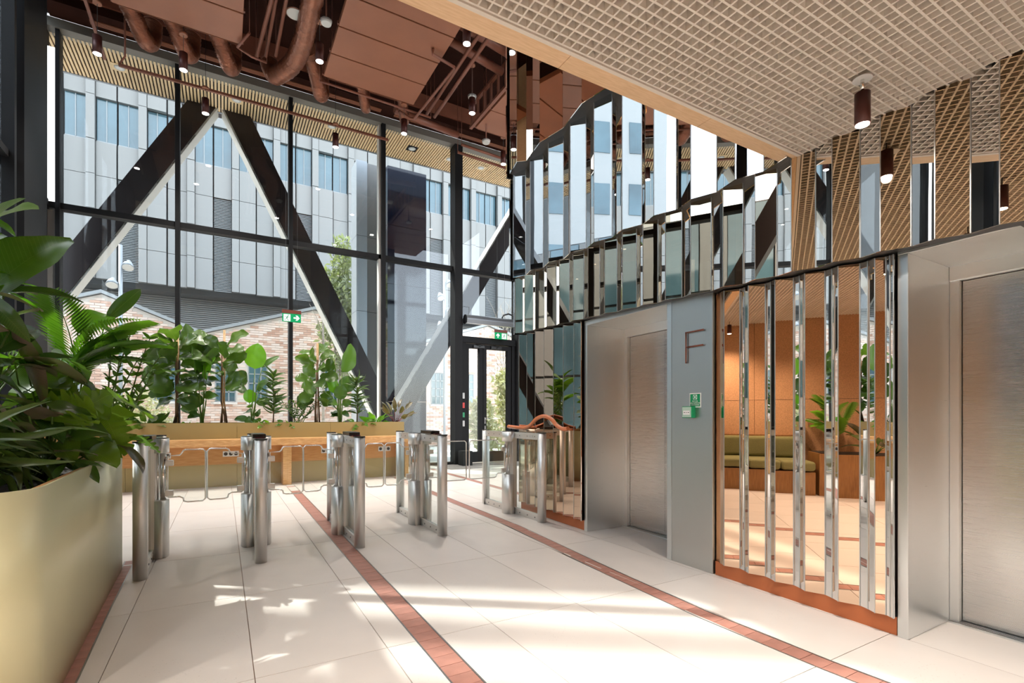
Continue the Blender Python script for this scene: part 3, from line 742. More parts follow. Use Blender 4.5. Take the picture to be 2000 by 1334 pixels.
for x in (-.6-1.6, .89): 
    for k in range(2): MB().box(x+.067*k, x+.067*(k+1)-.0008, 9.33, 9.64, .002, .685).build('leg', M_oak, bt)
for k in range(2): MB().box(3.03+.035*k, 3.064+.035*k, 9.33, 9.64, .002, .685).build('end_leg', M_oak, bt)
def socket(x0, lab, y=9.62, z=.543, n=3):
    t = thing('power_socket', lab, 'socket', (x0, y, z)); o = MB().box(0, .075*n+.012, -.008, 0, -.046, .046).build('cover_plate', M_greyplastic, t); bevel(o, .004)
    for k in range(n): MB().tube([(.0435+.075*k, -.0085, 0), (.0435+.075*k, -.0005, 0)], .029, 20).build('socket_cup', M_blackplastic, t)
socket(-.95, 'triple power socket under the counter, nearest the leftmost turnstile')
socket(0.0, 'triple power socket under the counter, left of the second turnstile')
socket(1.55, 'triple power socket under the counter, half hidden by the middle turnstile')
socket(2.59, 'triple power socket under the counter, near its right end')
MB().box(2.0, 2.06, 9.70, 9.74, .99, 1.09).build('planter_fitting', M_bolt, bp)

# ================================================================== SEATING SIDE (seen in the mirrors)
sb = thing('bench', 'oak bench with olive cushions, seen reflected in the copper mirrors', 'bench', (-1.75, 1.6, 0))
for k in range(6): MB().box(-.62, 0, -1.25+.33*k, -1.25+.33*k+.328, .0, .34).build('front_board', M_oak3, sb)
for k in range(4):
    o = MB().box(-.6, .05, -1.25+.492*k+.004, -1.25+.492*(k+1)-.004, .36, .50).build('seat_cushion', M_cushion, sb); bevel(o, .045, 4)
    o = MB().box(-.78, -.58, -1.25+.492*k+.004, -1.25+.492*(k+1)-.004, .5, .84).build('back_cushion', M_cushion, sb); bevel(o, .05, 4)
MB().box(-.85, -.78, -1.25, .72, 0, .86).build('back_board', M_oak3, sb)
t = thing('power_socket', 'double power socket on the oak bench front, seen in the mirrors', 'socket', (-1.745, 2.05, .2))
o = MB().box(0, .008, -.08, .08, -.045, .045).build('cover_plate', M_greyplastic, t)
for k in (-1, 1): MB().tube([(.008, .037*k, 0), (.0095, .037*k, 0)], .028, 18).build('socket_cup', M_blackplastic, t)
wp = thing('planter', 'oak planter box with dark plants, seen only in the mirrors', 'planter', (-1.75, -.25, 0))
MB().box(-.6, 0, -.55, .55, 0, .62).build('box_body', M_oak3, wp); so = MB().box(-.57, -.03, -.52, .52, .62, .63).build('bark_mulch', M_soil, wp); so['kind'] = 'stuff'

# ================================================================== CEILING EQUIPMENT
def panel_island(X0, X1, Y0, Y1, z, n, lab, lip=True):
    t = thing('radiant_panel', lab, 'ceiling panel', ((X0+X1)/2, (Y0+Y1)/2, z)); cx, cy_ = (X0+X1)/2, (Y0+Y1)/2
    for k in range(n):
        a, c = Y0+(Y1-Y0)*k/n, Y0+(Y1-Y0)*(k+1)/n
        o = MB().box(X0-cx, X1-cx, a-cy_+.012, c-cy_-.012, 0, .09).build('panel', M_brown, t); bevel(o, .006)
        o = MB().box(X0-cx-.02, X1-cx+.02, c-cy_-.02, c-cy_+.02, .03, .07).build('rail', M_brownpipe, t)
    hs = MB()
    for x in (X0-cx+.1, X1-cx-.1):
        for y in (Y0-cy_+.2, Y1-cy_-.2): hs.tube([(x, y, .09), (x, y, 8.35-z)], .008, 6)
    hs.build('hanger_rods', M_brownpipe, t)
    # collar lip at the far end
    MB().hexa([(X0-cx+.05, Y1-cy_, 0), (X1-cx-.05, Y1-cy_, 0), (X1-cx-.15, Y1-cy_+.16, .10), (X0-cx+.15, Y1-cy_+.16, .10)],
              [(X0-cx+.05, Y1-cy_, .09), (X1-cx-.05, Y1-cy_, .09), (X1-cx-.15, Y1-cy_+.16, .19), (X0-cx+.15, Y1-cy_+.16, .19)]).build('collar', M_brown, t)
    return t
panel_island(-1.35, .26, 5.4, 8.93, 7.0, 5, 'brown radiant ceiling panel island at top left, over the first pendant lamps')
panel_island(1.50, 3.09, 5.2, 9.05, 7.0, 6, 'brown radiant ceiling panel island in the middle of the dark ceiling')
panel_island(4.43, 6.1, 5.0, 9.15, 7.0, 6, 'brown radiant ceiling panel island at right, next to the mirror wall')
panel_island(-1.35, .26, 2.2, 5.1, 7.0, 4, 'brown radiant ceiling panel island nearest the camera, seen in mirrors')
gs = thing('cable_ladder', 'brown cable ladder with ribs on the edge of the right ceiling panel', 'cable ladder', (4.36, 7.6, 7.0))
for z in (.0, .42): MB().box(-.03, .03, -2.2, 1.62, z, z+.05).build('side_rail', M_brownpipe, gs)
for k in range(14): MB().box(-.02, .02, -2.1+.28*k, -2.06+.28*k, .05, .42).build('rung', M_brownpipe, gs)
def duct(pts, r, lab, ribs=26):
    c = pts[0]; t = thing('flexible_duct', lab, 'air duct', c)
    P = []
    for i in range(len(pts)-1):
        q = [Vector(pts[max(0, min(len(pts)-1, i+j))]) for j in (-1, 0, 1, 2)]
        for s in range(8):
            u = s/8; P.append(.5*(2*q[1]+(q[2]-q[0])*u+(2*q[0]-5*q[1]+4*q[2]-q[3])*u*u+(3*q[1]-q[0]-3*q[2]+q[3])*u**3))
    P.append(Vector(pts[-1])); fine = []
    for a, d in zip(P, P[1:]): fine += [a, a.lerp(d, .5)]
    fine.append(P[-1])
    MB().tube([p-Vector(c) for p in fine], [r*(1+(.045 if i % 2 else -.04)+rnd.uniform(-.04, .04)) for i in range(len(fine))], 18).build('foil_hose', M_duct, t)
    e = P[-1]; MB().tube([P[-2]-Vector(c), e-Vector(c)], r*1.05, 18).build('clamp_ring', M_brownpipe, t)
    return t
duct([(1.25, 6.3, 7.35), (1.12, 7.4, 7.15), (1.10, 8.4, 7.08), (1.02, 9.0, 7.05), (.86, 9.35, 7.02), (.76, 9.55, 7.08), (.70, 9.7, 7.35)], .14, 'long foil duct bending down left of the middle ceiling panel')
for X, lab in ((-1.15, 'short foil duct elbow at the far left of the ceiling'), (-.62, 'short foil duct elbow, second from the left'), (-.02, 'short foil duct elbow at the right end of the left panel'),
               (1.42, 'short foil duct elbow at the left corner of the middle panel'), (2.22, 'small foil duct elbow behind the middle of the middle panel'), (2.98, 'small foil duct elbow at the right corner of the middle panel')):
    r = .125 if X < 2 else .09
    duct([(X-.2, 8.85, 7.27), (X-.12, 9.08, 7.30), (X-.02, 9.3, 7.2), (X+.07, 9.47, 7.05), (X+.13, 9.62, 7.02), (X+.17, 9.8, 7.2), (X+.18, 9.85, 7.5)], r, lab)
def pipe(pts, r, lab, name='pipe', m=None):
    c = pts[0]; b = MB().tube([(x-c[0], y-c[1], z-c[2]) for x, y, z in pts], r, 10)
    for q in (pts[0], pts[-1]): b.tube([(q[0]-c[0], q[1]-c[1], q[2]-c[2]+.01), (q[0]-c[0], q[1]-c[1], 8.35-c[2])], .005, 5)
    t = b.build(name, m or M_brownpipe, loc=c); return tag(t, lab, 'pipe')
pipe([(.60, 6.0, 7.1), (.60, 7.9, 7.1), (.48, 9.3, 7.1)], .03, 'straight brown pipe right of the left panel, leftmost of three')
pipe([(.72, 6.0, 7.16), (.62, 9.25, 7.16)], .026, 'straight brown pipe right of the left panel, middle of three')
pipe([(.82, 6.0, 7.12), (.76, 9.1, 7.12)], .026, 'straight brown pipe right of the left panel, nearest the long foil duct')
pipe([(3.60, 6.6, 7.1), (3.63, 9.35, 7.1)], .032, 'right one of two parallel brown pipes beside the middle panel')
pipe([(3.47, 6.9, 7.14), (3.49, 9.4, 7.14)], .030, 'left one of two parallel brown pipes beside the middle panel')
pipe([(2.88, 7.48, 6.99), (2.89, 7.52, 6.93), (3.31, 7.62, 6.93), (3.32, 7.66, 6.93), (3.21, 9.33, 6.93), (3.12, 9.36, 6.93), (2.9, 9.3, 6.97)], .024, 'thin brown pipe looping round the corner of the middle panel')
pipe([(3.1, 7.2, 7.35), (4.3, 7.42, 7.35)], .075, 'thick brown pipe running across right of the middle panel, upper one')
pipe([(3.1, 7.55, 7.3), (4.3, 7.8, 7.3)], .07, 'thick brown pipe running across right of the middle panel, lower one')
pipe([(2.95, 9.75, 7.25), (3.6, 9.85, 7.25), (4.4, 9.95, 7.25)], .07, 'thick brown pipe running across near the glass, behind the lamp')
pipe([(.35, 8.55, 6.98), (.2, 8.9, 6.93), (.4, 9.02, 6.93), (.62, 9.05, 6.93)], .02, 'thin bent brown pipe at the corner of the left panel')
pipe([(1.45, 9.15, 6.97), (2.2, 9.17, 6.97), (3.5, 9.2, 6.97)], .02, 'perforated thin rail along the far edge of the middle panel', 'rail')
pipe([(4.4, 9.75, 6.95), (5.8, 9.85, 6.95)], .03, 'brown mesh tray running right of the lamp near the glass', 'cable_tray')
pipe([(4.4, 9.95, 6.88), (5.8, 10.05, 6.88)], .03, 'lower brown mesh tray running right of the lamp near the glass', 'cable_tray')
sp = thing('speaker', 'round white ceiling speaker left of the long foil duct', 'speaker', (.93, 8.05, 7.15))
MB().tube([(0, 0, .07), (0, 0, 0)], [.05, .13], 24).build('horn', M_brownpipe, sp); MB().tube([(0, 0, -.008), (0, 0, 0)], .115, 24).build('grille', M_greyplastic, sp)
# suspended rods (tracks)
tr = thing('track_rod', 'long dark brown rod hanging parallel to the front glass', 'rod', (.75, 10.27, 6.9))
o = MB().box(-2.22, 2.22, -.022, .022, -.02, .02).build('track', M_brownpipe, tr)
MB().tube([(-2.2, -.02, .02), (-2.12, -.12, .1), (-2.12, -.14, 1.45)], .015, 8).build('drop_rod', M_brownpipe, tr)
tr2 = thing('track_rod', 'short dark brown rod pointing towards the front glass at top left', 'rod', (-1.78, 9.9, 7.4))
MB().box(-.022, .022, -3.2, 1.2, -.02, .02).build('track', M_brownpipe, tr2)
# pendant spots
spot_d = {}
def pendant(x, y, z, lab, big=True, cord=.35, ztop=None):
    t = thing('pendant_spotlight', lab, 'lamp', (x, y, z), 'brown cylinder spotlights'); r, h = (.058, .26) if big else (.033, .15)
    MB().tube([(0, 0, 0), (0, 0, h)], r, 24).build('cylinder', M_lampbody, t)
    MB().tube([(0, 0, -.002), (0, 0, .004)], r*.86, 24).build('lamp_face', M_lamp, t)
    if cord:
        MB().tube([(0, 0, h), (0, 0, 8.35-z if big else h+cord)], .004, 6).build('cord', M_blackplastic, t)
        MB().tube([(0, 0, h+cord-.03), (0, 0, h+cord)], .055 if big else .045, 20).build('canopy', M_greyplastic if not big else M_brown, t)
    l = bpy.data.lights.new('spot', 'SPOT'); l.energy = SPOT_HI if big else SPOT_LO; l.color = (1, .93, .85); l.spot_size = R_(95 if big else 140); l.spot_blend = 1.0; l.shadow_soft_size = r*.8
    o = bpy.data.objects.new('spot_lamp', l); COL.objects.link(o); o.parent = t; o.location = (0, 0, -.012)
    return t
for x, y, z, lab, cd in ((-1.585, 9.35, 6.46, 'cylinder spotlight at the far left under the short rod', .5), (-.52, 9.13, 6.46, 'cylinder spotlight below the left ceiling panel', .3),
                     (1.25, 7.89, 6.46, 'cylinder spotlight between the foil duct and the middle panel', .35), (-.26, 10.25, 6.46, 'cylinder spotlight under the long rod, left of the brace apex', .2),
                     (1.92, 10.25, 6.46, 'cylinder spotlight under the long rod, right half', .2), (2.94, 9.12, 6.46, 'cylinder spotlight at the far right corner of the middle panel', .3),
                     (3.0, 6.47, 6.46, 'cylinder spotlight next to the wooden beam at the top', .6), (3.77, 7.91, 6.46, 'cylinder spotlight beside the two parallel pipes', .6),
                     (5.1, 9.18, 6.46, 'cylinder spotlight below the right panel, next to the mirror wall', .32)):
    pendant(x, y, z, lab, True, cd)
pendant(2.655, 1.235, 2.575, 'small dark cylinder spotlight on the lattice ceiling, nearest the lifts', False, .17)
pendant(.6, .35, 2.56, 'small cylinder spotlight on the lattice ceiling over the camera', False, .19)
pendant(-1.6, .6, 2.56, 'small cylinder spotlight on the lattice ceiling over the bench', False, .19)
pendant(-2.1, 1.6, 2.56, 'small cylinder spotlight on the lattice ceiling by the cork wall', False, .19)
pendant(1.6, -.9, 2.56, 'small cylinder spotlight on the lattice ceiling behind the camera', False, .19)
for x, y in ((-.6, -1.0), (-1.6, -2.4), (.6, -2.6), (2.4, -2.4), (1.5, .4)):  # unseen spotlights added to brighten the lattice and the floor around the camera
    pendant(x, y, 2.56, 'small added fill spotlight on the lattice ceiling behind or above the camera, %s' % {(-.6, -1.0): 'left of its centre', (-1.6, -2.4): 'at the rear left', (.6, -2.6): 'at the rear centre', (2.4, -2.4): 'at the rear right', (1.5, .4): 'between camera and lifts'}[(x, y)], False, .19)
sk = thing('sprinkler', 'tiny sprinkler head with round plate in the lattice ceiling', 'sprinkler', (2.58, 1.2, 2.70))
MB().tube([(0, 0, .0), (0, 0, .065)], .008, 10).build('stem', M_chrome, sk); MB().tube([(0, 0, .045), (0, 0, .05)], .04, 20).build('rosette', M_greyplastic, sk)
# smoke detectors
for x, y, z, lab in ((4.55, 8.9, 6.62, 'white smoke detector hanging on a stem below the right ceiling panel'), (4.1, 8.6, 7.2, 'small white detector on the dark ceiling, right of the pipes'), (1.32, 7.75, 6.95, 'small round detector next to the long foil duct')):
    t = thing('smoke_detector', lab, 'detector', (x, y, z)); MB().tube([(0, 0, 0), (0, 0, .05)], [.07, .085], 20).build('body', M_greyplastic, t)
    MB().tube([(0, 0, .05), (0, 0, 8.35-z)], .012, 8).build('stem', M_brownpipe, t)

# ================================================================== SIGNS, AIR CURTAIN
def exit_sign(x, y, z, w_, lab, right=True):
    t = thing('exit_sign', lab, 'sign', (x, y, z)); h = .235
    MB().box(-w_/2, w_/2, -.02, .02, .165, h).build('brown_housing', M_signbrown, t)
    MB().box(-w_/2+.005, w_/2-.005, -.006, .006, 0, .165).build('green_plate', M_signlit, t)
    s = w_/.35
    man = -.085*s if right else .085*s; arr = .085*s if right else -.085*s; yf = -.0085
    MB().box(man-.062*s, man+.062*s, -.0075, -.006, .012, .148).build('white_field', M_signwhite, t)
    m = MB(); tb = lambda pts, r: m.tube([(man+px*s, yf, pz) for px, pz in pts], r, 6)
    m.tube([(man+.022*s, yf-.003, .128), (man+.022*s, yf+.003, .128)], .0105, 12)
    tb([(.012, .108), (-.006, .072)], .0115); tb([(-.002, .112), (-.026, .108), (-.04, .09)], .0045); tb([(.014, .108), (.03, .09), (.052, .086)], .0045)
    tb([(-.004, .07), (.012, .05), (.03, .022)], .0055); tb([(-.008, .07), (-.022, .046), (-.055, .044)], .0055)
    m.build('running_man', M_signgreen, t)
    if right: P = [(-.05, .07), (-.05, .1), (.01, .1), (-.015, .135), (.02, .135), (.062, .085), (.02, .035), (-.015, .035), (.01, .07)]
    else: P = [(-.013, .03), (.013, .03), (.013, .09), (.045, .07), (.045, .1), (0, .142), (-.045, .1), (-.045, .07), (-.013, .09)]
    v = [(arr+px*s, -.0075, pz) for px, pz in P]; MB().add(v, [tuple(range(len(v)))]).add([(x_, -.0062, z_) for x_, _, z_ in v], [tuple(range(len(v)-1, -1, -1))]).build('arrow', M_signwhite, t)
    MB().tube([(-w_*.3, 0, h), (-w_*.3, 0, 7.4-z)], .0025, 6).tube([(w_*.3, 0, h), (w_*.3, 0, 7.4-z)], .0025, 6).build('hanging_wires', M_bolt, t)
exit_sign(1.197, 10.9, 3.06, .355, 'green exit sign with right arrow hanging before the second mullion')
exit_sign(6.05, 11.02, 3.10, .355, 'green exit sign with up arrow above the glass exit door', False)
ac = thing('air_curtain', 'long grey air curtain heater hanging over the exit door', 'heater', (5.05, 10.98, 3.5))
P = [(.12*math.cos(R_(a)), .12*math.sin(R_(a))) for a in range(20, 201, 15)]
v0 = [(0, y, z) for y, z in P]+[(0, -.10, -.10), (0, .09, -.05)]
v1 = [(1.75, y, z) for _, y, z in v0]; n = len(v0)
MB().add(v0+v1, [tuple(range(n)), tuple(range(2*n-1, n-1, -1))]+[(i, n+i, n+(i+1) % n, (i+1) % n) for i in range(n)], False).build('casing', mat('aircurtain_grey', (.16, .17, .18), .35, .5), ac)
MB().box(.03, 1.72, -.06, .05, -.085, -.07).build('outlet_grille', M_steelv, ac)
MB().tube([(0, 0, 0), (-.012, 0, 0)], .115, 20).build('end_cap', M_blackplastic, ac)
MB().tube([(1.0, 0, .1), (1.05, 0, .2), (1.2, 0, .25), (1.4, 0, .2), (1.7, 0, .05)], .02, 8).build('hose', M_blackplastic, ac)
MB().tube([(.1, 0, .1), (.1, 0, .3), (.1, .3, .38)], .006, 6).tube([(1.5, 0, .1), (1.5, .3, .35)], .006, 6).build('stays', M_bolt, ac)

# ================================================================== EXTERIOR
gr = struct(MB().box(-60, 60, 11.9, 80, -.3, -.03).box(-60, -3.0, -20, 11.9, -.3, -.03).build('ground', M_pave))
# slatted soffit
sf = struct(MB().box(-3.2, 8.6, YG+.1, 12.47, ZH+.03, ZH+.2).build('ceiling.002', M_black))
msl = None; x = -3.15
while x < 8.55:
    if msl is None: o = MB().box(-.018, .018, -.578, .578, 0, .03).build('slat', M_slat, sf, loc=(x, 11.89, ZH)); msl = o.data
    else: inst('slat', msl, sf, (x, 11.89, ZH))
    x += .0605
MB().box(-3.2, 8.6, 12.47, 12.52, ZH-.01, ZH+.6).build('fascia', M_greycol, sf)
for i, (x, lab) in enumerate(((-1.677, 'leftmost'), (.248, 'second from left'), (2.132, 'third from left'), (4.007, 'fourth from left, square black'), (5.0, 'fifth from left'), (5.89, 'rightmost visible'))):
    t = thing('downlight', 'round downlight set in the slatted soffit outside, %s' % lab, 'lamp', (x, 11.82, ZH-.004))
    MB().box(-.12, .12, -.12, .12, -.006, .0).build('plate', M_black if i == 3 else M_slat, t); MB().tube([(0, 0, -.016), (0, 0, -.004)], [.075, .09], 20).build('trim_ring', M_greyplastic, t)
    MB().tube([(0, 0, -.018), (0, 0, -.015)], .05, 16).build('lens', M_white, t)
# braces
def brace(xt, zt, xb, zb, y, lab, inner):
    t = thing('brace', lab, 'steel brace', (xb, y, zb)); a, c = Vector((0, 0, 0)), Vector((xt-xb, 0, zt-zb)); h = .25; d = .22
    MB().hexa([(a.x-h, -d, 0), (a.x+h, -d, 0), (a.x+h, d, 0), (a.x-h, d, 0)], [(c.x-h, -d, c.z), (c.x+h, -d, c.z), (c.x+h, d, c.z), (c.x-h, d, c.z)]).build('box_beam', M_bracecol, t)
    e = h*inner; f = e+inner*.04
    x0, x1 = sorted((e, f))
    MB().hexa([(a.x+x0, -d+.02, 0), (a.x+x1, -d+.02, 0), (a.x+x1, d-.02, 0), (a.x+x0, d-.02, 0)], [(c.x+x0, -d+.02, c.z), (c.x+x1, -d+.02, c.z), (c.x+x1, d-.02, c.z), (c.x+x0, d-.02, c.z)]).build('pale_edge', M_pale, t)
    sl = MB()
    for k in range(14):
        u0, u1 = .1+k*.06, .1+k*.06+.03; xm = (x0+x1)/2
        p0, p1 = a.lerp(c, u0), a.lerp(c, u1)
        sl.hexa([(p0.x+xm-.008, -d+.015, p0.z), (p0.x+xm+.008, -d+.015, p0.z), (p0.x+xm+.008, -d+.03, p0.z), (p0.x+xm-.008, -d+.03, p0.z)], [(p1.x+xm-.008, -d+.015, p1.z), (p1.x+xm+.008, -d+.015, p1.z), (p1.x+xm+.008, -d+.03, p1.z), (p1.x+xm-.008, -d+.03, p1.z)])
    sl.build('slots', M_bolt, t)
brace(-.37, ZH+.02, -4.75, -.03, 12.55, 'dark diagonal brace outside, left leg of the A', 1)
brace(.27, ZH+.02, 4.1, -.03, 12.55, 'dark diagonal brace outside, right leg of the A', -1)
brace(8.0, ZH+.02, 3.3, -.03, 13.06, 'dark diagonal brace outside behind the exit door', -1)
for (ya, za, yb_, zb_, lab) in ((9.6, ZH, 5.1, 0, 'dark diagonal brace outside the left glass wall, far leg'), (.4, ZH, 4.7, 0, 'dark diagonal brace outside the left glass wall, near leg')):
    t = thing('brace', lab, 'steel brace', (-3.75, yb_, zb_)); dy, dz = ya-yb_, za-zb_
    MB().hexa([(-.22, -.25, 0), (.22, -.25, 0), (.22, .25, 0), (-.22, .25, 0)], [(-.22, dy-.25, dz), (.22, dy-.25, dz), (.22, dy+.25, dz), (-.22, dy+.25, dz)]).build('box_beam', M_bracecol, t)
MB().box(-.75, .65, 12.33, 12.77, ZH+.021, ZH+.5).build('brace_node', M_bracecol, sf)
dc = thing('column', 'wide dark glazed column outside, left of the exit door', 'column', (4.41, 13.9, 0))
for k in range(5): MB().box(-.55, .55, -.5, .5, -.03+1.6*k, -.03+1.6*k+1.59).build('glazed_panel', M_navy, dc)
gc = thing('column', 'grey metal column outside behind the third mullion', 'column', (3.35, 13.8, 0))
for k in range(4): MB().box(-.29, -.01, -.3, .3, -.03+2*k, -.03+2*k+1.99).build('metal_panel', M_greycol, gc); MB().box(0, .28, -.22, .3, -.03+2*k, -.03+2*k+1.99).build('metal_panel', M_clad2, gc)
# office building opposite
ob = thing('office_building', 'grey office building across the yard with window bands and fluted cladding', 'building', (0, 26, 0))
MB().box(-14, 34, 1.2, 12, 6.75, 17.6).build('core', M_cladback, ob)
MB().box(-14, 34, 2.2, 2.3, -.03, 6.75).build('ground_floor_wall', M_louv, ob)
lv = MB()
for k in range(70): lv.box(-14, 34, 2.12, 2.2, .1+.095*k, .1+.095*k+.05)
lv.build('louvres', M_clad2, ob)['kind'] = 'stuff'
MESHC = {}
def piece(name, w_, d, h, m, x, y, z):
    k = (round(w_, 3), round(d, 3), round(h, 3), m.name)
    if k not in MESHC: MESHC[k] = MB().box(0, w_, 0, d, 0, h).build(name, m, ob, loc=(x, y, z)).data
    else: inst(name, MESHC[k], ob, (x, y, z))
    return
mod = 1.68; cnt = 0; npan = 0
lb = MB()
for i in range(17):
    x = -7.2+mod*1.02*i
    full = i < 14
    # module: window | pier | window | thin fin
    wA, wP, wB = .70, .30, .68
    zrow = [6.8, 8.2, 9.6, 11.0, 12.4]
    for seg, (xs_, ws_, dy) in enumerate(((x, wA, .16), (x+wA, wP, 0), (x+wA+wP, wB, .16 if i % 2 else .05))):
        louv = seg == 0 and i % 2 == 0
        for r in range(4):
            z0, z1 = zrow[r], zrow[r+1]
            if louv and r in (0, 1, 2):
                for q in range(20): lb.box(xs_+.01, xs_+ws_-.01, .22, .26, z0+.07*q, z0+.07*q+.035)
            else: piece('cladding_panel', ws_-.02, .2, z1-z0-.02, M_clad if seg != 1 else M_clad, xs_+.01, dy, z0+.01); npan += 1
        # window band
        if seg != 1:
            piece('office_window', ws_-.03, .05, 1.75, M_winglass, xs_+.015, .30, 12.45)
            piece('window_frame', ws_-.03, .06, .05, M_winframe, xs_+.015, .26, 12.42); piece('window_frame', .03, .06, 1.75, M_winframe, xs_+ws_*.48, .26, 12.45)
        else: piece('cladding_panel', ws_-.02, .2, 1.78, M_clad, xs_+.01, 0, 12.42)
        piece('cladding_panel', ws_-.02, .2, 1.38, M_clad, xs_+.01, dy, 14.22)
        piece('cladding_panel', ws_-.02, .2, 1.9, M_clad, xs_+.01, dy, 15.65)
lb.build('louvre_blades', M_louv, ob)['kind'] = 'stuff'
# brick halls
bh = thing('brick_building', 'low pale brick hall with gabled roofs across the yard', 'building', (0, 19, 0))
pk = [(-9.05, 3.85), (-6.3, 4.8), (-3.15+.0, 4.80), (-.64, 3.80), (2.85, 4.95), (6.3, 3.85), (9.8, 5.0), (13.3, 3.85), (17, 5.0)]
pk = [(-8.5, 3.3), (-5.68, 3.82), (-3.12, 4.80), (-.62, 3.80), (2.85, 4.95), (6.3, 3.85), (9.8, 5.0), (13.3, 3.85), (17, 5.0)]
def gz(x):
    for (a, za), (c, zc) in zip(pk, pk[1:]):
        if a <= x <= c: return za+(zc-za)*(x-a)/(c-a)
    return 3.5
poly = [(pk[0][0], -.03)]+pk+[(pk[-1][0], -.03)]
n = len(poly); b = MB(); v = [(x, 0, z) for x, z in poly]+[(x, .35, z) for x, z in poly]
b.add(v, [tuple(range(n)), tuple(range(2*n-1, n-1, -1))]+[(i, n+i, n+(i+1) % n, (i+1) % n) for i in range(n)]); b.build('gable_wall', M_mortar, bh)
for (a, za), (c, zc) in zip(pk, pk[1:]):
    MB().add([(a, -.12, za+.02), (c, -.12, zc+.02), (c, 5, zc+.02), (a, 5, za+.02), (a, -.12, za+.12), (c, -.12, zc+.12), (c, 5, zc+.12), (a, 5, za+.12)],
             [(0, 3, 2, 1), (4, 5, 6, 7), (0, 1, 5, 4), (1, 2, 6, 5), (2, 3, 7, 6), (3, 0, 4, 7)]).build('roof_slope', M_roofm, bh)
wins = [(-1.85, 1.65), (-.2, 1.65), (.75, 1.65), (3.1, 1.6), (4.9, 1.6), (7.25, 1.65), (8.55, 1.65), (10.9, 2.3), (12.2, 1.65), (-4.2, 1.65)]
WW, WH = .56, 1.25
bricks = []
bl, bhh = .255, .078
for r in range(66):
    z = .0+r*bhh; x = pk[0][0]+(.12 if r % 2 else 0)
    while x < 15:
        xm = x+bl/2
        if z+bhh < min(gz(x), gz(x+bl))-.02 and not any(x+bl > wx_-.02 and x < wx_+WW+.02 and z+bhh > wz-.02 and z < wz+WH+.12 for wx_, wz in wins): bricks.append((x, z))
        x += bl
bricks.sort(key=lambda q: (abs(q[0]-.8) > 2.6, -q[1]))
mb_ = None
for x, z in bricks[:298]:
    if mb_ is None: o = MB().box(.006, bl-.006, -.022, .01, .006, bhh-.006).build('brick', M_brick, bh, loc=(x, 0, z)); mb_ = o.data
    else: inst('brick', mb_, bh, (x, rnd.uniform(-.004, .004), z))
b = MB()
for x, z in bricks[298:]:
    dy = rnd.uniform(-.004, .004); b.box(x+.006, x+bl-.006, -.022+dy, .01, z+.006, z+bhh-.006)
b.build('bricks', M_brick, bh)['kind'] = 'stuff'
for x, z in wins:
    f = MB()
    for k in range(4): f.box(x+WW*k/3-.018, x+WW*k/3+.018, -.03, .02, z, z+WH)
    for k in range(5): f.box(x, x+WW, -.03, .02, z+WH*k/4-.018, z+WH*k/4+.018)
    fo = f.build('window', M_winframe, bh); MB().box(x, x+WW, -.012, -.008, z, z+WH).build('pane', M_winglass, fo)
    MB().box(x-.06, x+WW+.06, -.06, .02, z+WH+.02, z+WH+.1).build('window_head', M_brick, bh); MB().box(x-.06, x+WW+.06, -.07, .02, z-.09, z-.02).build('window_sill', M_mortar, bh)
# floodlight poles
def flood(x, y, z, h, lab, n):
    t = thing('light_pole', lab, 'light pole', (x, y, -.03)); MB().cyl(0, 0, 0, h, .05, 12).build('pole', M_greycol, t)
    for k in range(n):
        zz = h-.55-.55*k; s = -1 if k % 2 else 1
        MB().tube([(0, 0, zz), (s*.16, -.04, zz)], .02, 8).build('bracket', M_greycol, t)
        fl_ = MB().tube([(s*.18, .06, zz+.12), (s*.18, -.05, zz), (s*.18, -.11, zz-.1)], [.05, .12, .15], 18).build('floodlight', M_greycol, t)
        MB().tube([(s*.18, -.108, zz-.096), (s*.18, -.118, zz-.114)], .13, 18).build('lens', M_pale, fl_)
flood(-2.53, 18, 0, 6.1, 'slim light pole with three floodlights, seen through the left panes', 3)
flood(7.4, 18, 0, 6.9, 'slim light pole with floodlights, seen left of the exit door', 4)
# towers added outside on the left to block sun and leave floor streaks
tw = thing('sun_blocker_tower', 'pale tower added outside beyond the left glass wall to block the sun', 'building', (-16, 15.5, 0), None, math.atan2(-.6, .8))
MB().box(-2, 2, .51, 6.5, -.03, 32).build('wall', M_tower, tw)
for r in range(9):
    for k in range(2): MB().box(2.0, 2.04, 1.2+2.6*k, 2.6+2.6*k, 2+3.2*r, 3.6+3.2*r).build('window', M_winglass, tw)
tw2 = thing('sun_blocker_tower', 'second added sun-blocking tower beside the first, hidden left of the view', 'building', (-16, 15.5, 0), None, math.atan2(-.6, .8))
MB().box(-2, 2, -9, -.56, -.03, 32).build('wall', M_tower, tw2); MB().box(-2, 2, -.32, .06, -.03, 32).build('wall', M_tower, tw2)  # narrow slot between the slabs shapes a band of sun on the floor
MB().box(-2, 2, -.56, -.32, 31, 32).build('roof_slab', M_tower, tw2)
for r in range(9):
    for k in range(3): MB().box(2.0, 2.04, -8.2+2.6*k, -6.8+2.6*k, 2+3.2*r, 3.6+3.2*r).build('window', M_winglass, tw2)
nb = thing('glass_building', 'low dark blue glazed building seen through the left glass wall', 'building', (-11.3, 6, 0))
MB().box(-1.3, -.2, -16, 8.6, -.03, 8.2).build('core', M_cladback, nb)
for r in range(3):
    for k in range(10):
        MB().box(-.2, -.05, -15.9+2.4*k, -14.5+2.4*k, .1+2.7*r, 2.7+2.7*r).build('window', M_winglass, nb)
        MB().box(-.2, .0, -14.48+2.4*k, -13.55+2.4*k, .1+2.7*r, 2.7+2.7*r).build('cladding_panel', M_clad, nb)
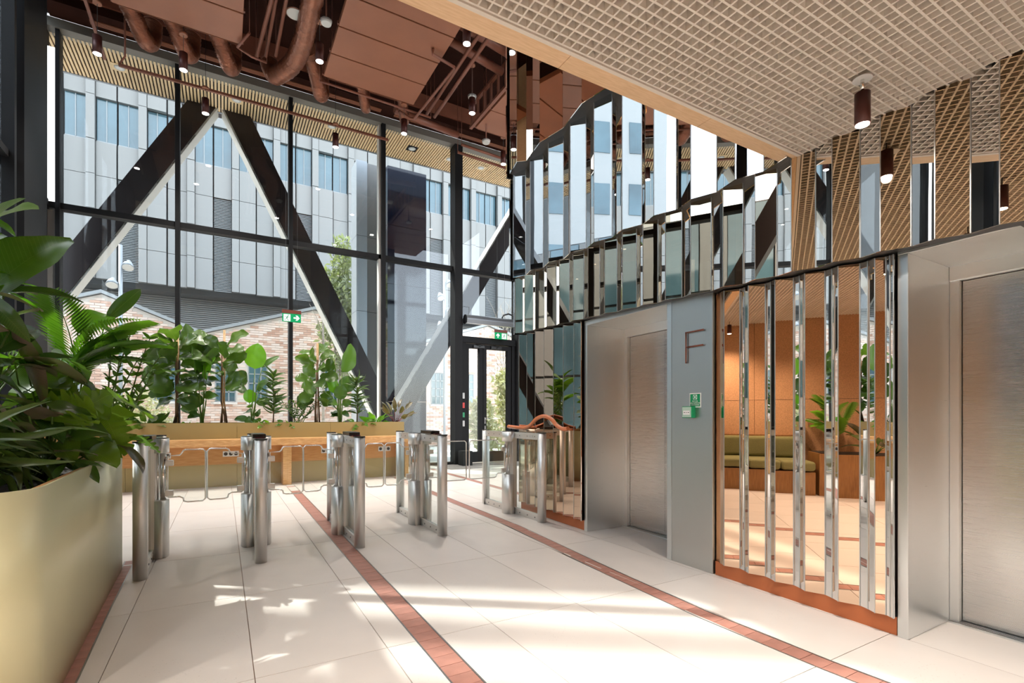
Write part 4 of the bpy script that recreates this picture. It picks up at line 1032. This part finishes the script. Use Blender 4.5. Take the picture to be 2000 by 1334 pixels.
# trees and bushes
def tufts(b, c, r, n, s, seed, flat=.8):
    q = random.Random(seed)
    for _ in range(n):
        while True:
            p = Vector((q.uniform(-1, 1), q.uniform(-1, 1), q.uniform(-1, 1)))
            if .25 < p.length < 1: break
        p = Vector((p.x*r[0], p.y*r[1], p.z*r[2]))+Vector(c)
        d = Vector((q.gauss(0, 1), q.gauss(0, 1), q.gauss(.4, .8))).normalized(); o = d.cross(Vector((q.gauss(0, 1), q.gauss(0, 1), q.gauss(0, 1)))).normalized()
        l = s*q.uniform(.6, 1.3); w_ = l*.16
        b.add([p-o*w_, p+d*l*.5+o*w_*1.2, p+d*l, p+d*l*.5-o*w_*1.2], [(0, 1, 2, 3)])
def bush(x, y, lab, blobs, m, seed, trunk=None, name='pine_bush', s=.22, cat='bush'):
    t = thing(name, lab, cat, (x, y, -.03)); b = MB()
    for i, (c, r, n) in enumerate(blobs): tufts(b, c, r, n, s, seed+i)
    o = b.build('foliage', m, t); o['kind'] = 'stuff'
    k = MB()
    for (c, r, n) in blobs: k.tube([(0, 0, 0), (c[0]*.3, c[1]*.3, c[2]*.5), c], [.045, .03, .012], 7)
    k.build('branches', M_bark, t)
bush(3.35, 17.2, 'tall loose pine tree outside behind the A brace', [((.1, 0, 6.3), (.35, .35, .9), 500), ((-.3, 0, 5.4), (.55, .5, .6), 600), ((.35, 0, 5.0), (.6, .5, .7), 700), ((0, .1, 4.0), (.7, .5, .6), 600), ((.3, 0, 3.0), (.6, .5, .6), 500)], M_needles, 11, name='pine_tree', cat='tree')
bush(7.3, 14.6, 'sunlit pine bush outside, behind the narrow door leaf', [((0, 0, 1.1), (.5, .4, .7), 700), ((.2, 0, .5), (.6, .4, .5), 500)], M_hedge, 31)
bush(8.6, 14.8, 'sunlit pine bush outside, behind the wide door leaf', [((0, 0, 1.5), (.7, .5, .7), 900), ((-.3, 0, 2.3), (.4, .4, .5), 500), ((.2, 0, .6), (.9, .5, .6), 700)], M_hedge, 41)
bush(-2.0, 16.4, 'sunlit hedge outside behind the left end of the ochre planter', [((.1, 0, .9), (.75, .4, 1.0), 1500), ((.6, 0, .6), (.5, .4, .6), 600)], M_hedge, 51, name='hedge', s=.14)
bt_ = thing('birch_tree', 'bare pale tree outside beside the pine', 'tree', (2.75, 16.8, -.03)); k = MB(); q = random.Random(3)
for i in range(26):
    z = 1.5+.14*i; a = q.uniform(0, 6.3); l = q.uniform(.4, 1.0); d = Vector((math.cos(a)*.45, math.sin(a)*.45, 1)).normalized()*l
    p = Vector((0, 0, z)); k.tube([p, p+d*.5+Vector((0, 0, .05)), p+d], [.012, .008, .003], 5)
k.tube([(0, 0, 0), (.04, 0, 2.5), (0, 0, 5.8)], [.05, .035, .008], 8); k.build('branches', M_bark, bt_)
bt2 = thing('birch_tree', 'bare pale shrub outside at the top right of the exit door', 'tree', (9.0, 16.0, -.03)); k = MB()
for i in range(60):
    a = q.uniform(0, 6.3); z = q.uniform(1.5, 5); r0 = q.uniform(0, .5); p = Vector((math.cos(a)*r0, math.sin(a)*r0, z)); d = Vector((q.gauss(0, .35), q.gauss(0, .35), 1)).normalized()*q.uniform(.5, 1.2)
    k.tube([p, p+d*.5, p+d+Vector((q.gauss(0, .1), 0, 0))], [.010, .007, .003], 5)
for i in range(5): k.tube([(0, 0, 0), (q.uniform(-.3, .3), 0, 2), (q.uniform(-.5, .5), 0, 4.5)], [.03, .02, .008], 6)
k.build('branches', M_bark, bt2)

# ================================================================== PLANTS
def shape(kind, s):
    if kind == 'strel': return max(0, math.sin(math.pi*s**.85))**.6
    if kind == 'lance': return (s**.55)*(1-s)**.75*1.95 if s < 1 else 0
    if kind == 'drac': return min(1, (s*9+.25))*(1-s**2.2)
    if kind == 'fig': return (max(0, math.sin(math.pi*(s**1.15)))**.55)*(1-.28*math.exp(-((s-.33)/.12)**2))*(.78+.35*s)
    if kind == 'heart': return max(0, (1-s)**.62*min(1, .45+s*3.2))*1.05
    if kind == 'monst': return max(0, (1-s)**.5*min(1, .5+s*3))*1.05
    if kind == 'round': return max(0, math.sin(math.pi*(.06+.94*s)))**.5
    if kind == 'fingers': return max(0, (1-s)**.6*min(1, .3+s*3))
    return math.sin(math.pi*s)
LEAF = {}
def leaf_mesh(kind, wr, droop, m, var=0):
    key = (kind, round(wr, 2), round(droop, 1), m.name, var)
    if key in LEAF: return LEAF[key]
    q = random.Random(hash((kind, round(wr*100), round(droop*10), var)) & 0xffff)
    n = 9 if kind in ('lance', 'drac') else (18 if kind in ('monst', 'fingers') else 11); cols = (-1, -.55, 0, .55, 1) if kind != 'drac' else (-1, 0, 1)
    fold = {'strel': .28, 'lance': .35, 'drac': .5, 'fig': .2, 'heart': .22, 'monst': .15, 'round': .12, 'fingers': .1}.get(kind, .2)
    wav = {'strel': .012, 'fig': .03, 'heart': .02, 'monst': .02, 'lance': .012, 'round': .02}.get(kind, .005)
    th = droop*.45; y = z = 0.; V = []; ph = q.uniform(0, 6)
    for i in range(n+1):
        s = i/n; ws = max(.004, shape(kind, s)*wr/2)
        if kind == 'monst' and i % 3 == 1 and 2 < i < n-2: ws *= .45
        if kind == 'fingers' and i % 3 == 1 and 1 < i < n-1: ws *= .3
        lobe = 0
        for u in cols:
            back = -.16*abs(u)*wr*max(0, 1-s*5) if kind in ('heart', 'monst') else 0
            sweep = .10*abs(u)*wr if kind in ('monst', 'fingers') else 0
            V.append((u*ws, y+back+sweep, z+fold*abs(u)*ws+wav*math.sin(s*13+ph+u*2)*abs(u)*wr*2.2))
        th -= droop/n; y += math.cos(th)/n; z += math.sin(th)/n
    c = len(cols); F = [(i*c+j, i*c+j+1, (i+1)*c+j+1, (i+1)*c+j) for i in range(n) for j in range(c-1)]
    me = bpy.data.meshes.new('leaf_'+kind); me.from_pydata(V, [], F); me.polygons.foreach_set('use_smooth', [True]*len(F)); me.materials.append(m); me.update()
    LEAF[key] = me; return me
def frond_mesh(n, L, w_, droop, m, key, lw=.02):
    k = ('frond', key, m.name)
    if k in LEAF: return LEAF[k]
    b = MB(); th = droop*.4; p = Vector((0, 0, 0)); pts = [p.copy()]; N_ = 14
    for i in range(N_):
        th -= droop/N_; p = p+Vector((0, math.cos(th), math.sin(th)))*(L/N_); pts.append(p.copy())
    b.tube(pts, [.006*(1-i/(N_+3)) for i in range(N_+1)], 5, False)
    for i in range(n):
        s = .12+.86*i/(n-1); j = min(N_-1, int(s*N_)); f = s*N_-j; a = pts[j].lerp(pts[j+1], f); d = (pts[j+1]-pts[j]).normalized()
        l = w_*(math.sin(math.pi*min(1, .12+.8*s))**.7)
        for sd_ in (-1, 1):
            dr = (Vector((sd_, 0, .12))*.85+d*.75).normalized(); up_ = Vector((0, 0, 1)); si = dr.cross(up_).normalized()
            m1, e = a+dr*l*.5+Vector((0, 0, .02*l)), a+dr*l-Vector((0, 0, .22*l))
            b.add([a, m1-si*lw/2, e, m1+si*lw/2], [(0, 1, 2), (0, 2, 3)] if sd_ > 0 else [(0, 2, 1), (0, 3, 2)], True)
    me = bpy.data.meshes.new('frond'); me.from_pydata(b.v, [], b.f); me.polygons.foreach_set('use_smooth', b.sm); me.materials.append(m); me.update(); LEAF[k] = me
    return me
def orient(base, d, roll=0, size=1., up=None):
    y = Vector(d).normalized(); up_ = Vector(up or (0, 0, 1)).normalized(); x = y.cross(up_)
    if x.length < .05: x = Vector((1, 0, 0))
    x.normalize(); z = x.cross(y)
    M = Matrix((x, y, z)).transposed().to_4x4()
    return Matrix.Translation(base) @ M @ Matrix.Rotation(R_(roll), 4, 'Y') @ Matrix.Scale(size, 4)
PQ = random.Random(99)
FACE = [None]
def add_leaf(t, kind, base, d, L, W, m, roll=0, droop=.5, name='leaf'):
    return inst(name, leaf_mesh(kind, W/L, droop, m, PQ.randint(0, 1)), t, M=orient(base, d, roll, L, None if FACE[0] is None else [v+PQ.gauss(0, .5) for v in FACE[0]]))
def stems(t, paths, r, m, name='stem'):
    b = MB()
    for p in paths:
        n = len(p); b.tube(p, [r*(1-.55*i/(n-1)) for i in range(n)], 6)
    return b.build(name, m, t)
def arc(a, c, sag=.12):
    a, c = Vector(a), Vector(c); mid = a.lerp(c, .55)+Vector((0, 0, sag*(c-a).length)); return [a+(0*a), a.lerp(mid, .5)+Vector((0, 0, .03)), mid, c]
def plant(name, lab, x, y, z): return thing(name, lab, 'plant', (x, y, z))

# --- hero leaves of the left planter: (plant, leaf kind, base, tip, width, roll)
HERO = [
('ban','strel',(-1.11,3.70,1.79),(-0.83,4.00,2.27),0.34,25),('ban','strel',(-1.20,3.80,2.12),(-1.03,4.20,2.49),0.26,-15),('ban','strelb',(-1.25,4.00,2.32),(-1.07,4.10,2.26),0.20,30),
('ban','strel',(-1.14,3.50,1.81),(-1.03,3.90,2.43),0.22,-40),
('cal','lance',(-1.06,3.60,1.67),(-0.94,4.00,1.55),0.16,20),('cal','lance',(-1.02,3.50,1.57),(-0.93,3.90,1.81),0.15,-20),('cal','lance',(-1.02,3.40,1.41),(-0.85,3.90,1.44),0.17,15),
('cal','lance',(-1.04,3.60,1.50),(-0.95,4.00,1.71),0.15,40),('cal','lance',(-0.99,3.70,1.66),(-0.87,3.80,1.24),0.12,-30),('cal','lance',(-0.96,3.30,1.28),(-0.84,3.70,1.16),0.13,10),
('cal','lance',(-1.10,3.80,1.80),(-0.99,4.10,1.94),0.14,0),('cal','lance',(-0.95,3.60,1.48),(-0.73,4.00,1.39),0.15,-15),('cal','lance',(-0.95,3.20,1.19),(-0.86,3.50,1.03),0.13,30),
('cal','lance',(-0.90,3.00,1.12),(-0.84,3.50,1.10),0.12,0),('cal','lance',(-0.97,3.40,1.37),(-0.90,3.60,1.24),0.14,50),
('bright','lanceb',(-1.05,3.70,1.87),(-0.94,3.90,1.94),0.05,0),('bright','lanceb',(-1.05,3.70,1.95),(-0.99,3.90,1.95),0.05,30),('bright','lanceb',(-1.01,3.70,1.85),(-0.91,3.95,1.76),0.06,10),
('str2','strel',(-0.79,5.0,1.935),(-0.60,5.2,2.24),0.11,60),('str2','strelb',(-0.85,4.9,1.885),(-0.63,4.8,1.66),0.28,-10),('str2','strelb',(-0.925,4.8,1.79),(-0.765,5.0,1.98),0.23,30),
('mon','monst',(-0.63,4.25,1.30),(-0.43,4.10,1.18),0.36,-25),('mon','monst',(-0.69,4.20,1.21),(-0.56,4.00,0.96),0.34,10),('mon','heart',(-0.81,4.20,1.32),(-0.64,4.10,1.17),0.26,20),
('mon','heart',(-0.91,4.30,1.55),(-0.74,4.10,1.43),0.24,-30),('mon','heart',(-0.81,3.70,1.03),(-0.70,3.50,0.93),0.20,0),
('phi','heart',(-0.71,3.95,0.97),(-0.55,3.75,0.89),0.26,15),('phi','purple',(-0.60,4.05,1.00),(-0.42,3.80,0.85),0.13,-20),('phi','heartd',(-0.87,4.10,1.49),(-0.66,3.90,1.30),0.16,-25),
('phi','heartd',(-0.79,4.00,1.18),(-0.58,3.80,1.04),0.12,20),('phi','heartd',(-0.91,3.70,1.21),(-0.74,3.50,1.05),0.20,0),('phi','fingers',(-0.52,4.10,1.05),(-0.36,3.90,0.96),0.13,10),
('phi','lanceb',(-0.74,3.60,0.92),(-0.81,3.50,0.76),0.07,0),('phi','lance',(-0.72,3.70,0.92),(-0.59,3.50,0.83),0.09,10),
('dra','drac',(-0.84,3.00,0.97),(-0.76,3.10,0.83),0.05,0),('dra','drac',(-0.85,3.10,1.01),(-0.73,3.35,0.86),0.06,0),('dra','drac',(-0.87,3.10,1.07),(-0.77,3.20,0.94),0.06,10),
('dra','drac',(-0.83,3.10,0.98),(-0.77,3.00,0.85),0.04,0),('dra','drac',(-0.87,3.30,1.09),(-0.74,3.40,1.00),0.05,0),('dra','drac',(-0.81,2.90,0.93),(-0.78,3.00,0.81),0.04,0),('dra','drac',(-0.85,3.00,1.03),(-0.77,3.20,0.85),0.04,0)]
KM = {'strel': ('strel', L_strel, .5), 'strelb': ('strel', L_bright, .8), 'lance': ('lance', L_dark, .6), 'lanceb': ('lance', L_bright, .5), 'monst': ('monst', L_mon, .5), 'heart': ('heart', L_mon, .5),
      'heartd': ('heart', L_dark, .6), 'purple': ('lance', L_purple, .6), 'fingers': ('fingers', L_palm, .5), 'drac': ('drac', L_drac, .9)}
ZS = ZP-.10
PLN = {'ban': ('banana_plant', 'tall banana-leaved plant at the top left edge of the olive planter', (-1.45, 3.75)), 'cal': ('calathea', 'dense dark calathea with purple-backed leaves at the left edge', (-1.15, 3.45)),
       'bright': ('lily', 'thin bright green strap-leaved plant beside the big banana leaves', (-1.2, 3.6)), 'str2': ('banana_plant', 'back-lit banana-leaved plant at the far end of the olive planter', (-.97, 4.9)),
       'mon': ('monstera', 'yellow green monstera with cut leaves leaning over the first turnstile', (-.98, 4.1)), 'phi': ('philodendron', 'philodendron with heart-shaped and wine leaves hanging over the planter rim', (-.9, 3.9)),
       'dra': ('dracaena', 'low dark strap-leaved plant drooping over the rim at the left edge', (-.95, 3.05))}
PT = {}
for k, (nm, lab, (x, y)) in PLN.items(): PT[k] = (plant(nm, lab, x, y, ZS), Vector((x, y, ZS)))
SP = {k: [] for k in PLN}
for k, kind, a, c, W, roll in HERO:
    t, o = PT[k]; a, c = Vector(a), Vector(c); kd, m, dr = KM[kind]; L = (c-a).length*1.06
    add_leaf(t, kd, a-o, c-a, L, W, m, roll, dr); SP[k].append(arc((PQ.uniform(-.04, .04), PQ.uniform(-.04, .04), 0), a-o, .10))
# filling leaves, turned towards the open room
FACE[0] = (.45, -.5, .75)
def fill(k, kind, n, region, dirs, Lr, Wf, droop=None):
    t, o = PT[k]; kd, m, dr = KM[kind]
    for _ in range(n):
        p = Vector([PQ.uniform(*r) for r in region]); d = Vector([PQ.gauss(mu, sg) for mu, sg in dirs]); L = PQ.uniform(*Lr)
        pp = .6*(p.x+.12)+.8*p.y
        if 2.84 < pp < 3.32: continue
        add_leaf(t, kd, p-o, d, L, L*Wf, m, PQ.uniform(-40, 40), droop or dr)
        SP[k].append(arc((PQ.uniform(-.06, .06), PQ.uniform(-.06, .06), 0), p-o, .08))
fill('cal', 'lance', 60, ((-1.5, -1.0), (3.1, 4.2), (1.1, 1.85)), ((.5, .5), (.1, .6), (-.05, .5)), (.22, .38), .34)
fill('cal', 'lance', 24, ((-1.25, -.85), (2.9, 3.9), (.95, 1.3)), ((.5, .4), (.0, .5), (-.15, .4)), (.18, .3), .36)
fill('ban', 'strel', 8, ((-1.7, -1.3), (3.3, 4.1), (1.6, 2.3)), ((.2, .4), (.1, .5), (.6, .4)), (.4, .55), .45)
fill('mon', 'heart', 26, ((-1.2, -.72), (3.8, 4.6), (1.0, 1.5)), ((.5, .4), (-.2, .5), (-.05, .3)), (.17, .27), .95)
fill('mon', 'monst', 10, ((-1.1, -.75), (3.6, 4.5), (1.05, 1.4)), ((.6, .3), (-.2, .5), (-.1, .3)), (.25, .34), .95)
fill('phi', 'heartd', 22, ((-1.1, -.72), (3.4, 4.6), (.92, 1.25)), ((.5, .4), (-.1, .5), (-.15, .3)), (.16, .27), .6)
fill('phi', 'lance', 14, ((-.85, -.70), (3.5, 4.5), (.88, 1.0)), ((.5, .4), (-.1, .5), (-.3, .3)), (.14, .22), .35)
fill('dra', 'drac', 30, ((-1.05, -.82), (2.75, 3.4), (.92, 1.12)), ((.6, .4), (.2, .5), (-.1, .3)), (.22, .36), .14)
for k in PLN: stems(PT[k][0], SP[k], .006 if k in ('dra', 'bright') else .009, M_stem)
# palm
def palm(name, lab, x, y, z, n, L, w_, h, seed, lean=(0, 0), nleaf=22):
    t = plant(name, lab, x, y, z); q = random.Random(seed); S = []
    for i in range(n):
        a = q.uniform(0, 6.28); el = q.uniform(.35, 1.25); d = Vector((math.cos(a)*math.cos(el)+lean[0], math.sin(a)*math.cos(el)+lean[1], math.sin(el)))
        b0 = Vector((q.uniform(-.05, .05), q.uniform(-.05, .05), h*q.uniform(.6, 1))); S.append([Vector((b0.x*.5, b0.y*.5, 0)), b0*.6, b0])
        inst('frond', frond_mesh(nleaf, L, w_, q.choice((1.0, 1.5)), L_palm, q.randint(0, 0)), t, M=orient(b0, d, 0, q.uniform(.75, 1.1)))
    stems(t, S, .008, M_stem); return t
FACE[0] = None
palm('palm', 'feathery areca palm behind the monstera in the olive planter', -.99, 4.86, ZS, 10, .66, .24, .74, 5, (.3, .05), 26)
FACE[0] = (.3, -.6, .75)
def zz(name, lab, x, y, z, tips, m=L_zz, L=.085, npair=9, seed=1):
    """stems carrying leaflets in pairs"""
    t = plant(name, lab, x, y, z); q = random.Random(seed); S = []
    for tip in tips:
        P0 = Vector((q.uniform(-.07, .07), q.uniform(-.07, .07), 0)); T = Vector(tip); mid = P0.lerp(T, .5)+Vector((0, 0, .12*T.length)); pts = []
        for i in range(9):
            u = i/8; pts.append(P0*(1-u)**2+mid*2*u*(1-u)+T*u*u)
        S.append(pts)
        for i in range(npair):
            u = .28+.70*i/(npair-1); a = P0*(1-u)**2+mid*2*u*(1-u)+T*u*u; tg = ((T-mid)*u+(mid-P0)*(1-u)).normalized()
            sd_ = tg.cross(Vector((q.uniform(-.4, .4), q.uniform(-.4, .4), 1)) if abs(tg.z) < .9 else Vector((q.uniform(-1, 1), q.uniform(-1, 1), .1))).normalized()
            for s in (-1, 1): add_leaf(t, 'lance', a, sd_*s*.9+tg*.55+Vector((0, 0, q.uniform(-.2, .2))), L*q.uniform(.8, 1.2), L*.42, m, q.uniform(-50, 50), .4, 'leaflet')
    stems(t, S, .008, M_stem); return t
zz('zamioculcas', 'glossy leaflet plant with upright stems left of the first fiddle fig', -.80, 4.88, ZS, [(.18, .0, 1.03), (.22, .02, .82), (.30, .02, 1.0), (.12, -.1, .8), (.33, -.02, .72), (.26, .08, .62), (.05, .05, .95), (.36, .04, .85)], seed=4)
# --- back planter plants
FACE[0] = (.1, -.8, .6)
ZB = .985
def fig(x, lab, h0, h1, rad, n, seed, canes=2, top=None):
    y = 10.0; t = plant('fiddle_leaf_fig', lab, x, y, ZB); q = random.Random(seed); S = []
    for k in range(3): S.append([Vector((q.uniform(-.06, .06), q.uniform(-.05, .05), 0)), Vector((q.uniform(-.04, .04), q.uniform(-.03, .03), h0*.7)), Vector((q.uniform(-.05, .05), 0, h1-.15))])
    stems(t, S, .018, M_trunk, 'trunk')
    b = MB()
    for k in range(canes): b.tube([(-.02+.03*k, .01, 0), (.0+.02*k, 0, (top or h1)+.06)], .009, 6)
    b.build('support_cane', M_cane, t)
    for i in range(n):
        u = (i+q.random())/n; z = h0+(h1-h0)*u; a = i*2.4+q.uniform(-.4, .4); L = q.uniform(.27, .38); el = q.uniform(-.35, .35)+.8*(u-.35)
        d = Vector((math.cos(a)*math.cos(el), math.sin(a)*math.cos(el)*.8, math.sin(el))); b0 = Vector((math.cos(a)*.05, math.sin(a)*.05, z))
        add_leaf(t, 'fig', b0, d, L*rad, L*rad*.74, L_fig, q.uniform(-35, 35), .7)
    return t
fig(-.66, 'bushy fiddle leaf fig on the ochre planter, leftmost and largest', .42, 1.5, 1.3, 38, 21)
fig(.015, 'fiddle leaf fig with bamboo canes, second from the left', .62, 1.42, 1.2, 22, 22, 2, 1.62)
fig(1.54, 'fiddle leaf fig with thin cane, rightmost of the three', .42, 1.40, 1.1, 25, 23, 2, 1.5)
def strel(x, lab, leaves, seed, lows=5):
    """leaves: (dx, z_base, dz, L, W, roll)"""
    y = 9.95; t = plant('banana_plant', lab, x, y, ZB); q = random.Random(seed); S = []
    for dx, zb, dirx, L, W, roll in leaves:
        b0 = Vector((dx, q.uniform(-.05, .05), zb)); S.append([Vector((q.uniform(-.03, .03), 0, 0)), Vector((dx*.4, b0.y*.5, zb*.6)), b0])
        add_leaf(t, 'strel', b0, Vector((dirx, q.uniform(-.15, .1), 1)), L, W, L_strel if q.random() < .7 else L_bright, roll, .35)
    for i in range(lows):
        a = q.uniform(0, 6.28); z = q.uniform(.08, .55); b0 = Vector((math.cos(a)*.06, math.sin(a)*.05, z)); S.append([Vector((0, 0, 0)), b0*.6, b0])
        add_leaf(t, 'strel', b0, Vector((math.cos(a), math.sin(a)*.6, q.uniform(-.1, .35))), q.uniform(.18, .26), .15, L_strel, q.uniform(-30, 30), .8)
    stems(t, S, .012, M_stem); return t
strel(-.30, 'banana-leaved plant between the first two fiddle figs', [(-.08, .88, -.12, .50, .40, 15), (.06, .80, .3, .42, .36, -30), (.05, 1.15, .9, .36, .12, 40)], 31, 9)
strel(.45, 'banana-leaved plant with one large round leaf, left of the exit sign', [(.04, 1.02, .1, .46, .37, 12), (.16, 1.05, 1.2, .36, .13, 50), (-.04, .42, .0, .25, .22, -10), (.1, .62, .7, .3, .24, -70)], 32, 9)
strel(1.94, 'banana-leaved plant with a large bright leaf before the third mullion', [(.05, 1.03, .32, .60, .40, 8), (.12, .64, .15, .34, .32, 15), (-.10, .62, -.3, .36, .26, -35), (-.08, 1.0, -.2, .26, .1, 60), (.0, .5, .1, .3, .24, 30)], 33, 8)
def dracaena(x, lab, h, n, seed, L=.30, y=9.9):
    t = plant('dracaena', lab, x, y, ZB); q = random.Random(seed)
    stems(t, [[Vector((0, 0, 0)), Vector((.02, 0, h*.5)), Vector((-.01, 0, h))]], .013, M_trunk, 'trunk')
    for i in range(n):
        u = .25+.75*i/n; a = i*2.4; el = q.uniform(-.2, .5)+.9*max(0, u-.8)*3; d = Vector((math.cos(a)*math.cos(el), math.sin(a)*math.cos(el)*.8, math.sin(el)+.15))
        add_leaf(t, 'drac', Vector((0, 0, h*u)), d, L*q.uniform(.75, 1.15)*(1.15-.3*u), .042, L_drac, q.uniform(-30, 30), 1.2)
    return t
dracaena(.78, 'slender dracaena with whorls of narrow leaves under the exit sign', .95, 60, 41)
dracaena(2.25, 'slender dracaena with narrow leaves right of the large banana leaf', .92, 58, 42)
zz('ficus', 'small-leaved bushy plant beside the second mullion', 1.18, 9.95, ZB, [(q_*.1-.25, .02*q_, .45+.09*((q_*5) % 5)) for q_ in range(9)], L_drac, .075, 10, 6)
def rosette(name, lab, x, kind, n, L, W, m, seed, el=(0.2, 1.0), sm=M_stem, y=9.9, pet=.2):
    t = plant(name, lab, x, y, ZB); q = random.Random(seed); S = []
    for i in range(n):
        a = i*2.4+q.uniform(-.3, .3); e = q.uniform(*el); d = Vector((math.cos(a)*math.cos(e), math.sin(a)*math.cos(e)*.8, math.sin(e))); b0 = d*pet*q.uniform(.6, 1.2); S.append([Vector((0, 0, 0)), b0*.5+Vector((0, 0, .02)), b0])
        add_leaf(t, kind, b0, d+Vector((0, 0, -.25)), L*q.uniform(.8, 1.15), W, m, q.uniform(-35, 35), .8)
    stems(t, S, .006, sm); return t
rosette('philodendron', 'wine-leaved philodendron at the right end of the ochre planter', 3.02, 'lance', 17, .27, .105, L_purple, 51, (.15, 1.15), M_winestem, 9.95, .36)
rosette('philodendron', 'bright green low plant left of the wine-leaved one', 2.62, 'heart', 15, .2, .13, L_bright, 52, (.2, 1.1), M_stem, 9.9, .17)
rosette('peace_lily', 'low leafy plant at the left end of the ochre planter', -1.06, 'lance', 18, .3, .11, L_fig, 53, (.05, .9), M_stem, 9.85, .12)
rosette('pothos', 'trailing pothos below the second fiddle fig', .62, 'heart', 22, .12, .09, L_zz, 54, (-.25, .6), M_stem, 9.78, .16)
rosette('pothos', 'trailing pothos between the last fiddle fig and the dracaena', 2.30, 'heart', 24, .13, .09, L_zz, 55, (-.25, .6), M_stem, 9.78, .22)
rosette('pothos', 'tiny bright seedling plant right of the leftmost fiddle fig', -.48, 'round', 9, .09, .075, L_bright, 56, (.0, .8), M_stem, 9.82, .1)
rosette('pothos', 'low trailing plant at the foot of the small-leaved bush', 1.0, 'heart', 16, .11, .08, L_zz, 57, (-.2, .6), M_stem, 9.78, .14)
# plants of the oak planter (mirror side)
palm('palm', 'dark palm in the oak planter box, seen in the mirrors', -1.95, .02, .62, 9, .42, .2, .35, 61)
rosette('philodendron', 'broad-leaved plant in the oak planter box, seen in the mirrors', -2.0, 'lance', 16, .4, .13, L_dark, 62, (.3, 1.2), M_stem, -.5, .3).location.z = .62
